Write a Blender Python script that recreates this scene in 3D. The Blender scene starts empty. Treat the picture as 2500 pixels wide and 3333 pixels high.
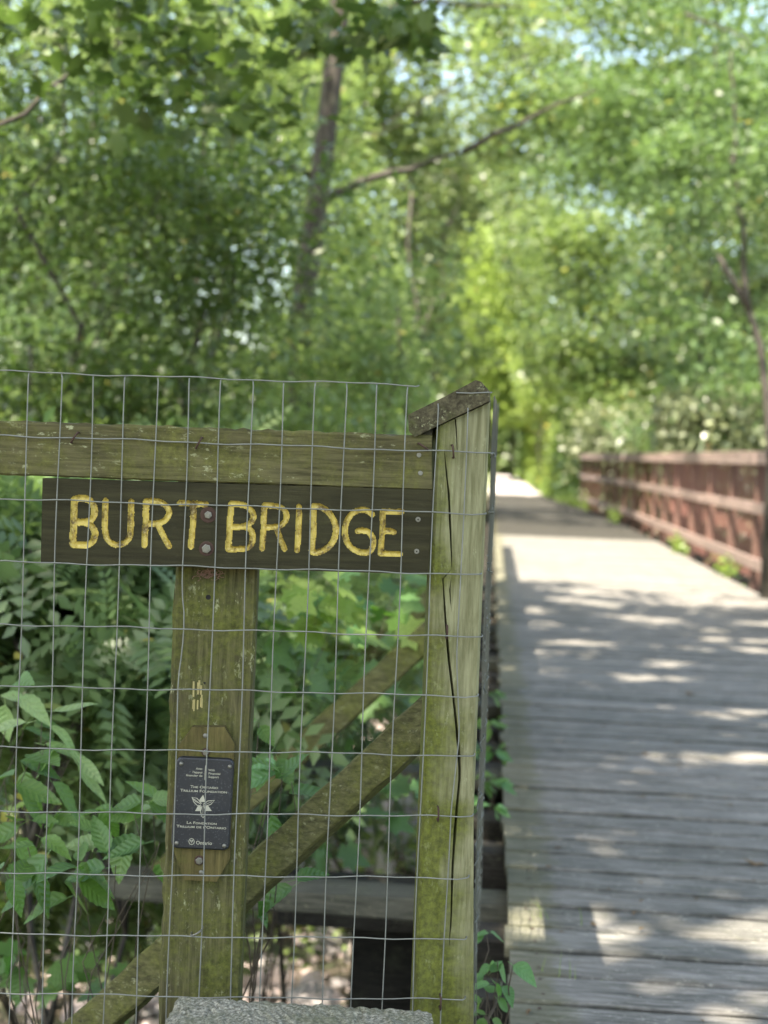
import bpy, bmesh, math, random
import numpy as np
from mathutils import Vector, Matrix

SC = bpy.context.scene
COL = SC.collection
R = math.radians

# ------------------------------------------------------------------ camera
EYE = Vector((0.0, 0.0, 1.32))
F_SRC = 4627.0                                   # focal length in photo pixels (2500 x 3333)
YAW, PITCH, ROLL = R(4.24), R(-2.4), R(2.2)
fwd = Vector((-math.sin(YAW) * math.cos(PITCH), math.cos(YAW) * math.cos(PITCH), math.sin(PITCH)))
r0 = fwd.cross(Vector((0, 0, 1))).normalized()
u0 = r0.cross(fwd).normalized()
c_r = r0 * math.cos(ROLL) + u0 * math.sin(ROLL)
c_u = u0 * math.cos(ROLL) - r0 * math.sin(ROLL)
cam = bpy.data.cameras.new('camera')
cam_o = bpy.data.objects.new('camera', cam)
COL.objects.link(cam_o)
M = Matrix((c_r, c_u, -fwd)).transposed().to_4x4()
M.translation = EYE
cam_o.matrix_world = M
cam.sensor_fit = 'VERTICAL'
cam.sensor_height = 36.0
cam.sensor_width = 27.0
cam.lens = F_SRC / 3333.0 * 36.0
cam.clip_start, cam.clip_end = 0.05, 1000
cam.dof.use_dof = True
cam.dof.focus_distance = 2.37
cam.dof.aperture_fstop = 3.5
SC.camera = cam_o

# ------------------------------------------------------------------ light
SX, SY = 0.25, 0.45                              # shadow of a point at height z moves by (SX z, SY z)
w = bpy.data.worlds.new('World')
SC.world = w
w.use_nodes = True
nt = w.node_tree
sky = nt.nodes.new('ShaderNodeTexSky')
sky.sky_type = 'NISHITA'
sky.sun_disc = False
sky.sun_elevation = math.atan2(1, math.hypot(SX, SY))
sky.sun_rotation = math.atan2(-SX, -SY)
sky.air_density = 1.0
sky.dust_density = 2.0
nt.links.new(sky.outputs[0], nt.nodes['Background'].inputs[0])
nt.nodes['Background'].inputs[1].default_value = 0.15
sun = bpy.data.lights.new('sun', 'SUN')
sun.energy = 4.2
sun.angle = R(0.53)
sun.color = (1.0, 0.95, 0.93)
sun_o = bpy.data.objects.new('sun', sun)
sun_o.rotation_euler = Vector((-SX, -SY, 1)).to_track_quat('Z', 'Y').to_euler()
COL.objects.link(sun_o)
SC.view_settings.view_transform = 'Standard'
SC.view_settings.look = 'None'
SC.view_settings.gamma = 1.0
SC.view_settings.exposure = 2.3
SC.view_settings.use_white_balance = True
SC.view_settings.white_balance_temperature = 7450
SC.view_settings.white_balance_tint = 10
SC.view_settings.use_curve_mapping = False
cy = SC.cycles
cy.use_denoising = True
cy.max_bounces = 6
cy.diffuse_bounces = 4
cy.transmission_bounces = 4
cy.glossy_bounces = 2
cy.transparent_max_bounces = 4
cy.sample_clamp_indirect = 4.0
cy.sample_clamp_direct = 30.0
cy.caustics_reflective = False
cy.caustics_refractive = False

# ------------------------------------------------------------------ helpers
K = 2500 / 1659.0


def ray(px, py):                                 # px,py in the 1659-wide view of the photo
    x = px * K - 1250.0
    y = py * K - 1666.5
    return (c_r * x - c_u * y + fwd * F_SRC).normalized()


def at(px, py, Y):                               # the point of that sight line at world depth Y
    d = ray(px, py)
    return EYE + d * ((Y - EYE.y) / d.y)


def thing(name, label=None, cat=None, loc=(0, 0, 0), rz=0.0, group=None, kind=None):
    o = bpy.data.objects.new(name, None)
    o.empty_display_size = 0.1
    COL.objects.link(o)
    o.location = loc
    o.rotation_euler = (0, 0, rz)
    tag(o, label, cat, group, kind)
    return o


def tag(o, label=None, cat=None, group=None, kind=None):
    if label: o['label'] = label
    if cat: o['category'] = cat
    if group: o['group'] = group
    if kind: o['kind'] = kind
    return o


def link_mesh(name, me, parent=None, mat=None, loc=None):
    o = bpy.data.objects.new(name, me)
    COL.objects.link(o)
    if mat is not None and not me.materials:
        me.materials.append(mat)
    if parent is not None:
        o.parent = parent
    if loc is not None:
        o.location = loc
    return o


def to_mesh(name, verts, faces, smooth=False):
    me = bpy.data.meshes.new(name)
    me.from_pydata([tuple(v) for v in verts], [], faces)
    if smooth:
        me.shade_smooth()
    me.update()
    return me


class MB:
    """collects shapes, then links them as one mesh object"""
    def __init__(self):
        self.v = []
        self.f = []

    def add(self, vs, fs):
        n = len(self.v)
        self.v += [tuple(v) for v in vs]
        self.f += [tuple(i + n for i in f) for f in fs]
        return self

    def box(self, x0, x1, y0, y1, z0, z1):
        vs = [(x, y, z) for z in (z0, z1) for y in (y0, y1) for x in (x0, x1)]
        return self.add(vs, [(0, 2, 3, 1), (4, 5, 7, 6), (0, 1, 5, 4), (2, 6, 7, 3), (0, 4, 6, 2), (1, 3, 7, 5)])

    def sweep(self, rings, close=True):
        n = len(rings[0])
        vs = [p for r in rings for p in r]
        fs = []
        for i in range(len(rings) - 1):
            for j in range(n):
                k = (j + 1) % n
                fs.append((i * n + j, i * n + k, (i + 1) * n + k, (i + 1) * n + j))
        if close:
            fs.append(tuple(range(n - 1, -1, -1)))
            fs.append(tuple((len(rings) - 1) * n + j for j in range(n)))
        return self.add(vs, fs)

    def tube(self, pts, rad, n=8, close=True):
        pts = [Vector(p) for p in pts]
        if not hasattr(rad, '__len__'):
            rad = [rad] * len(pts)
        rings = []
        up = None
        for i, p in enumerate(pts):
            d = (pts[min(i + 1, len(pts) - 1)] - pts[max(i - 1, 0)]).normalized()
            if up is None:
                up = d.orthogonal().normalized()
            up = (up - d * up.dot(d)).normalized()
            s = d.cross(up)
            rings.append([p + (up * math.cos(a) + s * math.sin(a)) * rad[i] for a in [2 * math.pi * k / n for k in range(n)]])
        return self.sweep(rings, close)

    def disc(self, c, nrm, rad, th, n=12, dome=0.0):
        c = Vector(c); nrm = Vector(nrm).normalized()
        pts = [c, c + nrm * th * .6, c + nrm * th, c + nrm * (th + dome)]
        return self.tube(pts, [rad, rad, rad * .86, rad * (.5 if dome else .8)], n)

    def build(self, name, mat, parent=None, smooth=False, loc=None):
        me = to_mesh(name, self.v, self.f, smooth)
        return link_mesh(name, me, parent, mat, loc)


def timber(L, a, b, seg=0.05, ch=0.003, jit=0.0008, rnd=None, warp=0.0):
    """a sawn timber along local +X (length L), section a (Y) by b (Z), worn edges; rings"""
    rnd = rnd or random
    n = max(2, int(L / seg))
    rings = []
    ph = rnd.random() * 9
    for i in range(n + 1):
        x = L * i / n
        wy = warp * math.sin(x * 2.1 + ph)
        wz = warp * math.sin(x * 1.7 + ph * 2)
        r = []
        for (sy, sz, ky, kz) in ((-1, -1, ch, 0), (1, -1, -ch, 0), (1, -1, 0, ch), (1, 1, 0, -ch), (1, 1, -ch, 0), (-1, 1, ch, 0), (-1, 1, 0, -ch), (-1, -1, 0, ch)):
            r.append(Vector((x, sy * a / 2 + ky + wy + rnd.gauss(0, jit), sz * b / 2 + kz + wz + rnd.gauss(0, jit))))
        rings.append(r)
    return rings


def place(rings, p, q, roll=0.0, up=Vector((0, 0, 1))):
    """move rings built along +X so that they run from p towards q"""
    p, q = Vector(p), Vector(q)
    x = (q - p).normalized()
    y = up.cross(x).normalized()
    z = x.cross(y)
    m = Matrix((x, y, z)).transposed()
    if roll:
        m = m @ Matrix.Rotation(roll, 3, 'X')
    return [[m @ v + p for v in r] for r in rings]


# ------------------------------------------------------------------ materials
def mat_new(name):
    m = bpy.data.materials.new(name)
    m.use_nodes = True
    t = m.node_tree
    return m, t, t.nodes, t.links, t.nodes['Principled BSDF']


def ramp(ns, ls, src, stops, interp='LINEAR'):
    r = ns.new('ShaderNodeValToRGB')
    r.color_ramp.interpolation = interp
    e = r.color_ramp.elements
    while len(e) < len(stops):
        e.new(0.5)
    for i, (p, c) in enumerate(stops):
        e[i].position = p
        e[i].color = (c, c, c, 1) if not hasattr(c, '__len__') else (c[0], c[1], c[2], 1)
    ls.new(src, r.inputs[0])
    return r.outputs[0]


def noise(ns, ls, vec, scale, detail=4, rough=0.55, mp=None, dist=0.0, w=None):
    if mp is not None:
        m = ns.new('ShaderNodeMapping')
        m.inputs['Scale'].default_value = mp
        ls.new(vec, m.inputs[0])
        vec = m.outputs[0]
    n = ns.new('ShaderNodeTexNoise')
    n.inputs['Scale'].default_value = scale
    n.inputs['Detail'].default_value = detail
    n.inputs['Roughness'].default_value = rough
    n.inputs['Distortion'].default_value = dist
    ls.new(vec, n.inputs['Vector'])
    return n.outputs[0]


def mix(ns, ls, fac, a, b, mode='MIX'):
    m = ns.new('ShaderNodeMix')
    m.data_type = 'RGBA'
    m.blend_type = mode
    for sock, v in ((0, fac), (6, a), (7, b)):
        if hasattr(v, 'is_linked') or isinstance(v, bpy.types.NodeSocket):
            ls.new(v, m.inputs[sock])
        elif hasattr(v, '__len__'):
            m.inputs[sock].default_value = (v[0], v[1], v[2], 1)
        else:
            m.inputs[sock].default_value = v
    return m.outputs[2]


def math_n(ns, ls, op, a, b):
    m = ns.new('ShaderNodeMath')
    m.operation = op
    for i, v in enumerate((a, b)):
        if isinstance(v, bpy.types.NodeSocket):
            ls.new(v, m.inputs[i])
        else:
            m.inputs[i].default_value = v
    return m.outputs[0]


def coords(ns, ls, per_object=False):
    tc = ns.new('ShaderNodeTexCoord')
    v = tc.outputs['Object']
    if per_object:
        oi = ns.new('ShaderNodeObjectInfo')
        sc = ns.new('ShaderNodeVectorMath'); sc.operation = 'SCALE'
        cb = ns.new('ShaderNodeCombineXYZ')
        for i in range(3): ls.new(oi.outputs['Random'], cb.inputs[i])
        ls.new(cb.outputs[0], sc.inputs[0]); sc.inputs['Scale'].default_value = 37.0
        ad = ns.new('ShaderNodeVectorMath'); ad.operation = 'ADD'
        ls.new(v, ad.inputs[0]); ls.new(sc.outputs[0], ad.inputs[1])
        v = ad.outputs[0]
    return v


def bump(ns, ls, bsdf, h, strength=0.4, dist=0.002):
    b = ns.new('ShaderNodeBump')
    b.inputs['Strength'].default_value = strength
    b.inputs['Distance'].default_value = dist
    ls.new(h, b.inputs['Height'])
    ls.new(b.outputs[0], bsdf.inputs['Normal'])


def wood(name, grain, dark, light, moss, moss_amt=0.5, lichen=0.3, moss_lo=None, rough=0.85, flecks=None, per_object=True, grain_scale=1.0, grade=None, edge=None):
    """weathered timber, grain along axis 0/1/2 of the object; moss patches, pale lichen specks"""
    m, t, ns, ls, b = mat_new(name)
    v = coords(ns, ls, per_object)
    s = [14.0, 14.0, 14.0]; s[grain] = 0.9
    s = [k * grain_scale for k in s]
    n1 = noise(ns, ls, v, 9.0, 5, 0.65, mp=s, dist=0.3)
    n2 = noise(ns, ls, v, 3.0, 3, 0.5, mp=[k * .35 for k in s])
    col = ramp(ns, ls, n1, [(0.36, dark), (0.64, light)])
    col = mix(ns, ls, 0.55, col, ramp(ns, ls, n2, [(0.3, (.62, .6, .55)), (0.7, (1.15, 1.15, 1.15))]), 'MULTIPLY')
    nm = noise(ns, ls, v, 8.0, 8, 0.78)
    lo = 0.60 - 0.26 * moss_amt
    mf = ramp(ns, ls, nm, [(lo, 0.0), (lo + 0.22, 1.0)])
    if grade is not None:                         # extra moss along an axis of the thing itself: (axis, from, to)
        ax, g0, g1 = grade[0]
        tc = ns.new('ShaderNodeTexCoord')
        sp = ns.new('ShaderNodeSeparateXYZ'); ls.new(tc.outputs['Object'], sp.inputs[0])
        mr = ns.new('ShaderNodeMapRange'); ls.new(sp.outputs[ax], mr.inputs[0])
        mr.inputs[1].default_value = g0; mr.inputs[2].default_value = g1
        wob = math_n(ns, ls, 'MULTIPLY', math_n(ns, ls, 'SUBTRACT', noise(ns, ls, v, 12, 3), 0.5), 1.3)
        gsum = mr.outputs[0]
        for (ax2, h0, h1) in grade[1:]:
            mr2 = ns.new('ShaderNodeMapRange'); ls.new(sp.outputs[ax2], mr2.inputs[0])
            mr2.inputs[1].default_value = h0; mr2.inputs[2].default_value = h1; mr2.inputs[4].default_value = .8
            gsum = math_n(ns, ls, 'ADD', gsum, mr2.outputs[0])
        mf2 = math_n(ns, ls, 'ADD', gsum, wob)
        mf2 = ramp(ns, ls, mf2, [(0.35, 0.0), (0.8, 1.0)])
        mf = math_n(ns, ls, 'MAXIMUM', math_n(ns, ls, 'MULTIPLY', mf, 0.5), mf2)
    fine = noise(ns, ls, v, 90.0, 4, 0.7)
    mossc = mix(ns, ls, ramp(ns, ls, fine, [(0.35, 0.0), (0.65, 1.0)]), [c * .55 for c in moss], [min(1, c * 1.5) for c in moss])
    col = mix(ns, ls, math_n(ns, ls, 'MULTIPLY', mf, 0.9), col, mossc)
    nl = noise(ns, ls, v, 95.0, 4, 0.75, mp=[1 if i != grain else .45 for i in range(3)])
    nb = noise(ns, ls, v, 11.0, 3, 0.6)
    lf = math_n(ns, ls, 'MULTIPLY', ramp(ns, ls, nl, [(0.58, 0.0), (0.66, 1.0)]), ramp(ns, ls, nb, [(0.42, 0.0), (0.62, 1.0)]))
    col = mix(ns, ls, math_n(ns, ls, 'MULTIPLY', lf, lichen), col, (.42, .44, .26) if flecks is None else flecks)
    if edge is not None:                          # dirt and algae on the sawn edges, with shade of the gaps painted in
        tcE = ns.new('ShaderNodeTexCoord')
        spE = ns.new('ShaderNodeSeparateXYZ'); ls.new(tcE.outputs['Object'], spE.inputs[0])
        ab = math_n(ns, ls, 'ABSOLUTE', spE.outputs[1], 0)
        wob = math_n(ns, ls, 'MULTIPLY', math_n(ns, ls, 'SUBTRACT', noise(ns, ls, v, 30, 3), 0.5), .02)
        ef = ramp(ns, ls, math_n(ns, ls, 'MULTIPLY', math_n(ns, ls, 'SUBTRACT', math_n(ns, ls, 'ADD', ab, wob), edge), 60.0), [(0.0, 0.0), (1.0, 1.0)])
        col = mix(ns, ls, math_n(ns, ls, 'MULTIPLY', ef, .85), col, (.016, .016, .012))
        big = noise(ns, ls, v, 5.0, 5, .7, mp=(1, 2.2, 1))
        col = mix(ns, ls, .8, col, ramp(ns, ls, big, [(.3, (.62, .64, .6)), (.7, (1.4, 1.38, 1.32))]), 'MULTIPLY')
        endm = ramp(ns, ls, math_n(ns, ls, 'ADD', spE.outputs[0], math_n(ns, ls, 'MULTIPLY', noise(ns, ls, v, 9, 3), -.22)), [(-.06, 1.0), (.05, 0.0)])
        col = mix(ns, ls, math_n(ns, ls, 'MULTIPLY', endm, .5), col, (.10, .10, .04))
    if per_object:
        oi2 = ns.new('ShaderNodeObjectInfo')
        col = mix(ns, ls, .6, col, ramp(ns, ls, oi2.outputs['Random'], [(0, (.72, .74, .72)), (1, (1.22, 1.18, 1.16))]), 'MULTIPLY')
    ls.new(col, b.inputs['Base Color'])
    b.inputs['Roughness'].default_value = rough
    b.inputs['Specular IOR Level'].default_value = 0.25
    h = math_n(ns, ls, 'ADD', n1, math_n(ns, ls, 'MULTIPLY', fine, 0.5))
    bump(ns, ls, b, h, 0.6, 0.0022)
    return m


def plain(name, col, rough=0.5, metal=0.0, var=0.25, scale=60, bmp=0.0):
    m, t, ns, ls, b = mat_new(name)
    v = coords(ns, ls)
    n = noise(ns, ls, v, scale, 4, 0.6)
    c = mix(ns, ls, n, [k * (1 - var) for k in col], [min(1, k * (1 + var)) for k in col])
    ls.new(c, b.inputs['Base Color'])
    b.inputs['Roughness'].default_value = rough
    b.inputs['Metallic'].default_value = metal
    if bmp: bump(ns, ls, b, n, bmp, 0.001)
    return m


def leaf_mat(name, dark, light, trans, tmix=0.42, gloss=0.38, spec=0.5, clump=0.35, yellow=0.008):
    m, t, ns, ls, b = mat_new(name)
    g = ns.new('ShaderNodeNewGeometry')
    rnd = g.outputs['Random Per Island']
    stops = [(0.0, dark), (0.8, light)]
    if yellow: stops += [(1 - yellow - .001, light), (1 - yellow, (light[0] * 2.6, light[1] * 1.5, light[2]))]
    c = ramp(ns, ls, rnd, stops)
    tcn = ns.new('ShaderNodeTexCoord')
    cl = noise(ns, ls, tcn.outputs['Object'], 0.9, 3, 0.6)
    c = mix(ns, ls, clump, c, ramp(ns, ls, cl, [(0.3, (.5, .55, .6)), (0.7, (1.5, 1.4, 1.1))]), 'MULTIPLY')
    c = mix(ns, ls, .1, c, (.14, .17, .10))
    ls.new(c, b.inputs['Base Color'])
    b.inputs['Roughness'].default_value = gloss
    b.inputs['Specular IOR Level'].default_value = spec
    tr = ns.new('ShaderNodeBsdfTranslucent')
    tc2 = mix(ns, ls, 0.5, c, trans)
    tc2 = mix(ns, ls, 1.0, tc2, (1.25, 1.22, 1.1), 'MULTIPLY')
    ls.new(tc2, tr.inputs[0])
    mx = ns.new('ShaderNodeMixShader')
    mx.inputs[0].default_value = tmix
    ls.new(b.outputs[0], mx.inputs[1])
    ls.new(tr.outputs[0], mx.inputs[2])
    ls.new(mx.outputs[0], ns['Material Output'].inputs[0])
    return m


W_POST = wood('treated_pine', 2, (.19, .185, .10), (.36, .34, .21), (.115, .125, .02), 0.35, 0.25)
W_POSTR = wood('treated_pine_post', 2, (.145, .145, .07), (.29, .29, .165), (.085, .098, .012), 0.12, 0.35, grade=[(0, .0, -0.12), (2, 1.15, .25)])
W_THICK = wood('mossy_pine', 2, (.04, .038, .016), (.13, .122, .055), (.082, .092, .017), 0.75, 0.6)
W_RAIL = wood('mossy_rail', 0, (.05, .046, .018), (.14, .13, .058), (.10, .105, .022), 0.55, 0.7)
W_BRACE = wood('mossy_brace', 0, (.05, .05, .02), (.135, .135, .055), (.09, .10, .02), 0.6, 0.5)
W_CAP = wood('cap_board', 1, (.035, .03, .016), (.10, .09, .05), (.08, .095, .025), 0.3, 0.6)
W_BACK = wood('plaque_board', 2, (.065, .055, .018), (.15, .125, .045), (.08, .085, .018), 0.35, 0.1)
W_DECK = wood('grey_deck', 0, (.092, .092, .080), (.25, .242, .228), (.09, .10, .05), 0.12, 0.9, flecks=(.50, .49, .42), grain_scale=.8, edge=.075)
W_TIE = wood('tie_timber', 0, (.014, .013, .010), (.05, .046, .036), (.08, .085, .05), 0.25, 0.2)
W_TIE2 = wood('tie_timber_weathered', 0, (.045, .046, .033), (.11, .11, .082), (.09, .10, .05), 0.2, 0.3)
W_RED = wood('red_stain', 2, (.12, .065, .05), (.22, .13, .10), (.2, .16, .12), 0.05, 0.5, flecks=(.5, .38, .33))
W_REDX = wood('red_stain_rail', 0, (.22, .15, .125), (.38, .30, .26), (.22, .18, .14), 0.1, 0.6, flecks=(.55, .45, .4))
M_SIGN = wood('sign_paint', 0, (.021, .0195, .008), (.038, .036, .015), (.045, .043, .016), 0.2, 0.12, flecks=(.12, .11, .07), per_object=False)
M_WIRE = plain('galvanised_wire', (.17, .18, .155), 0.55, 0.2, 0.35, 40)
M_STEEL = plain('zinc_steel', (.16, .16, .13), 0.45, 0.55, 0.3, 200)
M_RUST = plain('rusty_steel', (.055, .030, .020), 0.85, 0.2, 0.5, 150, 0.4)
M_PLATE = None
M_BARK = wood('bark', 2, (.025, .022, .018), (.095, .085, .07), (.09, .10, .06), 0.3, 0.4, per_object=False, grain_scale=.35)
M_TWIG = plain('twig_bark', (.07, .055, .035), 0.8, 0, 0.3, 20)
M_STEM = plain('green_stem', (.10, .13, .05), 0.6, 0, 0.3, 20)
M_HOLE = plain('bored_hole', (.008, .007, .005), 0.9)


def yellow_paint():
    m, t, ns, ls, b = mat_new('routed_yellow_paint')
    v = coords(ns, ls)
    n1 = noise(ns, ls, v, 55, 4, 0.65)
    n2 = noise(ns, ls, v, 300, 2, 0.6)
    c = ramp(ns, ls, n1, [(0.38, (.10, .065, .012)), (0.46, (.30, .22, .03)), (0.56, (.46, .36, .075))])
    c = mix(ns, ls, math_n(ns, ls, 'MULTIPLY', ramp(ns, ls, n2, [(.5, 0), (.7, 1)]), .5), c, (.60, .52, .22))
    ls.new(c, b.inputs['Base Color'])
    b.inputs['Roughness'].default_value = 0.6
    bump(ns, ls, b, n1, 0.2, 0.001)
    return m


def granite(name, base, speck, scale=420, thr=.62):
    m, t, ns, ls, b = mat_new(name)
    v = coords(ns, ls)
    n1 = noise(ns, ls, v, scale, 3, 0.7)
    n2 = noise(ns, ls, v, 14, 4, 0.6)
    c = mix(ns, ls, ramp(ns, ls, n1, [(thr - .06, 0), (thr + .05, 1)]), base, speck)
    c = mix(ns, ls, .6, c, ramp(ns, ls, n2, [(.3, .6), (.7, 1.25)]), 'MULTIPLY')
    ls.new(c, b.inputs['Base Color'])
    b.inputs['Roughness'].default_value = 0.5
    bump(ns, ls, b, n1, 0.2, 0.0005)
    return m


def concrete():
    m, t, ns, ls, b = mat_new('exposed_concrete')
    v = coords(ns, ls)
    n1 = noise(ns, ls, v, 190, 5, 0.75)
    n2 = noise(ns, ls, v, 9, 5, 0.6)
    vo = ns.new('ShaderNodeTexVoronoi'); vo.inputs['Scale'].default_value = 130
    ls.new(v, vo.inputs['Vector'])
    c = ramp(ns, ls, n1, [(.40, (.07, .07, .045)), (.5, (.20, .195, .145)), (.60, (.38, .37, .29))])
    c = mix(ns, ls, .5, c, ramp(ns, ls, vo.outputs['Distance'], [(0.1, 1.35), (.7, .6)]), 'MULTIPLY')
    c = mix(ns, ls, ramp(ns, ls, n2, [(.42, 0), (.62, .65)]), c, (.09, .10, .04))
    ls.new(c, b.inputs['Base Color'])
    b.inputs['Roughness'].default_value = .9
    bump(ns, ls, b, n1, 1.0, 0.003)
    return m


def ground_mat():
    m, t, ns, ls, b = mat_new('forest_floor')
    tc = ns.new('ShaderNodeTexCoord')
    v = tc.outputs['Object']
    n1 = noise(ns, ls, v, 3.0, 6, 0.7)
    n2 = noise(ns, ls, v, 18.0, 5, 0.7)
    c = ramp(ns, ls, n2, [(.35, (.045, .04, .025)), (.5, (.13, .105, .07)), (.68, (.26, .22, .165))])
    c = mix(ns, ls, ramp(ns, ls, n1, [(.46, 0), (.6, .8)]), c, (.05, .085, .025))
    ls.new(c, b.inputs['Base Color'])
    b.inputs['Roughness'].default_value = .95
    bump(ns, ls, b, n2, 1.0, 0.04)
    return m


M_YEL = yellow_paint()
M_PLATE = granite('plaque_plate', (.008, .011, .014), (.09, .10, .11), 330, .66)
M_PRINT = plain('pale_print', (.34, .34, .26), 0.6, 0, 0.2, 300)
M_CONC = concrete()
M_GROUND = ground_mat()
M_TRAIL = granite('trail_gravel', (.38, .34, .31), (.55, .5, .45), 60, .55)
M_STONE = granite('creek_stone', (.40, .32, .28), (.58, .49, .44), 40, .55)
M_STONE2 = granite('grey_stone', (.20, .185, .17), (.36, .33, .31), 40, .55)

L_FAR = leaf_mat('leaf_far', (.06, .105, .035), (.145, .20, .075), (.19, .27, .08), gloss=.4, spec=.6)
L_BRIGHT = leaf_mat('leaf_bright', (.09, .15, .04), (.18, .26, .075), (.22, .33, .09), tmix=.5, gloss=.42, spec=.6)
L_DARK = leaf_mat('leaf_dark', (.045, .08, .014), (.10, .155, .026), (.08, .17, .03), gloss=.36, spec=.7)
L_MID = leaf_mat('leaf_mid', (.06, .115, .04), (.12, .20, .07), (.14, .25, .06), gloss=.4, spec=.6)
L_BLUE = leaf_mat('leaf_bluish', (.045, .09, .05), (.09, .15, .085), (.11, .20, .07), gloss=.3)
L_PALE = leaf_mat('leaf_pale', (.16, .21, .11), (.30, .34, .21), (.24, .3, .14), gloss=.32, spec=1.0)
L_MAPLE = leaf_mat('leaf_maple', (.07, .13, .03), (.12, .20, .05), (.2, .32, .05), clump=.1, yellow=0)
L_LIME = leaf_mat('leaf_lime', (.13, .20, .04), (.25, .34, .07), (.26, .38, .08), tmix=.5, gloss=.45)
L_GRASS = leaf_mat('grass_blade', (.10, .17, .03), (.2, .30, .06), (.25, .36, .06))


def near_leaf_mat(name, c0, c1):
    m, t, ns, ls, b = mat_new(name)
    oi = ns.new('ShaderNodeObjectInfo')
    tc = ns.new('ShaderNodeTexCoord')
    c = ramp(ns, ls, oi.outputs['Random'], [(0, c0), (1, c1)])
    # side veins: stripes across the leaf, sloping towards the tip
    sp = ns.new('ShaderNodeSeparateXYZ'); ls.new(tc.outputs['Object'], sp.inputs[0])
    ax = ns.new('ShaderNodeMath'); ax.operation = 'ABSOLUTE'; ls.new(sp.outputs[0], ax.inputs[0])
    k = math_n(ns, ls, 'SUBTRACT', sp.outputs[1], math_n(ns, ls, 'MULTIPLY', ax.outputs[0], .7))
    st = ns.new('ShaderNodeMath'); st.operation = 'SINE'; ls.new(math_n(ns, ls, 'MULTIPLY', k, 46.0), st.inputs[0])
    vein = ramp(ns, ls, st.outputs[0], [(.82, 0), (1.0, .5)])
    mid = ramp(ns, ls, ax.outputs[0], [(.0, .8), (.014, 0.0)])
    vf = math_n(ns, ls, 'MAXIMUM', vein, mid)
    nz = noise(ns, ls, tc.outputs['Object'], 9, 4, .6)
    c = mix(ns, ls, .5, c, ramp(ns, ls, nz, [(.3, .7), (.7, 1.25)]), 'MULTIPLY')
    sick = ramp(ns, ls, noise(ns, ls, coords(ns, ls, True), 5.0, 5, .75), [(.64, 0), (.70, .8)])
    c = mix(ns, ls, sick, c, (.14, .10, .04))
    c = mix(ns, ls, math_n(ns, ls, 'MULTIPLY', vf, .3), c, (c1[0] * 1.8, c1[1] * 1.6, c1[2] * 1.6))
    ls.new(c, b.inputs['Base Color'])
    b.inputs['Roughness'].default_value = .45
    b.inputs['Specular IOR Level'].default_value = .45
    bump(ns, ls, b, st.outputs[0], .25, .01)
    tr = ns.new('ShaderNodeBsdfTranslucent')
    ls.new(mix(ns, ls, 1.0, c, (1.6, 1.9, .9), 'MULTIPLY'), tr.inputs[0])
    mx = ns.new('ShaderNodeMixShader'); mx.inputs[0].default_value = .35
    ls.new(b.outputs[0], mx.inputs[1]); ls.new(tr.outputs[0], mx.inputs[2])
    ls.new(mx.outputs[0], ns['Material Output'].inputs[0])
    return m


N_GREEN = near_leaf_mat('near_leaf_green', (.065, .14, .03), (.12, .22, .055))
N_PALE = near_leaf_mat('near_leaf_pale', (.15, .24, .09), (.28, .38, .18))
N_TEAL = near_leaf_mat('near_leaf_teal', (.05, .125, .030), (.09, .18, .05))
N_FRESH = near_leaf_mat('near_leaf_fresh', (.07, .17, .05), (.12, .26, .09))
N_YELL = near_leaf_mat('near_leaf_yellowing', (.22, .22, .03), (.32, .30, .05))
N_LIME = near_leaf_mat('near_leaf_lime', (.15, .24, .04), (.24, .33, .08))

# ------------------------------------------------------------------ sun patches
# places on the deck that the photograph shows in full sun: leaves that would shade them are carved out of the crowns
_r = random.Random(11)
HOLES = []                                        # (x, y, half width, half depth)
for i in range(95):
    y = 4.2 + 11.0 * _r.random() ** .75
    x = -.2 + 3.2 * _r.random()
    if x < .75 and y < 11 and _r.random() < .8: continue
    HOLES.append((x, y, _r.uniform(.10, .34) , _r.uniform(.05, .15) * (y / 8 + .3)))
HOLES += [(.25, 3.98, .30, .24), (.85, 4.0, .24, .2), (1.15, 4.15, .35, .10), (.95, 3.3, .5, .10), (1.5, 4.5, .3, .1), (.35, 3.25, .16, .10), (1.6, 3.4, .3, .12)]
HOLES += [(_r.uniform(0, 2.6), _r.uniform(30, 36), _r.uniform(.2, .7), _r.uniform(.3, .7)) for _ in range(16)]
HO = np.array(HOLES)


def lit_mask(p):
    """True where a leaf at p would shade one of the sunny places"""
    px = p[:, 0] + SX * p[:, 2]
    py = p[:, 1] + SY * p[:, 2]
    m = (px > -.45) & (px < 3.1) & (py > 14.9 + .35 * np.sin(px * 2.3)) & (py < 28.6 + .4 * np.sin(px * 3 + 1))
    m |= (px > -3) & (px < 1.9) & (py > 38) & (py < 75)
    m |= (px > -2.7) & (px < -1.0) & (py > 7.0) & (py < 9.3)
    m |= (px > -3.3) & (px < -1.7) & (py > 14) & (py < 17)
    for (x, y, a, b) in HOLES:
        m |= ((px - x) / a) ** 2 + ((py - y) / b) ** 2 < 1
    m &= p[:, 2] > 1.2
    m |= (p[:, 0] > -.3) & (p[:, 0] < np.where(p[:, 1] > 41, 2.0, 3.1)) & (p[:, 2] < 3.4) & (p[:, 2] > -.3) & (p[:, 1] > 2.5) & (p[:, 1] < 56)       # the way over the bridge is kept clear
    cx_ = -1.4 * (np.maximum(0, p[:, 1] - 50) / 120) ** 2
    m |= (p[:, 0] > cx_ - .4) & (p[:, 0] < cx_ + 1.9) & (p[:, 2] < 3.0) & (p[:, 1] > 50) & (p[:, 1] < 98)
    return m


# ------------------------------------------------------------------ foliage generator
T_RHOMB = (np.array([(0, 0, 0), (-.33, .42, .07), (0, 1, -.05), (.33, .42, .07)]), [(0, 2, 1), (0, 3, 2)])


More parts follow.
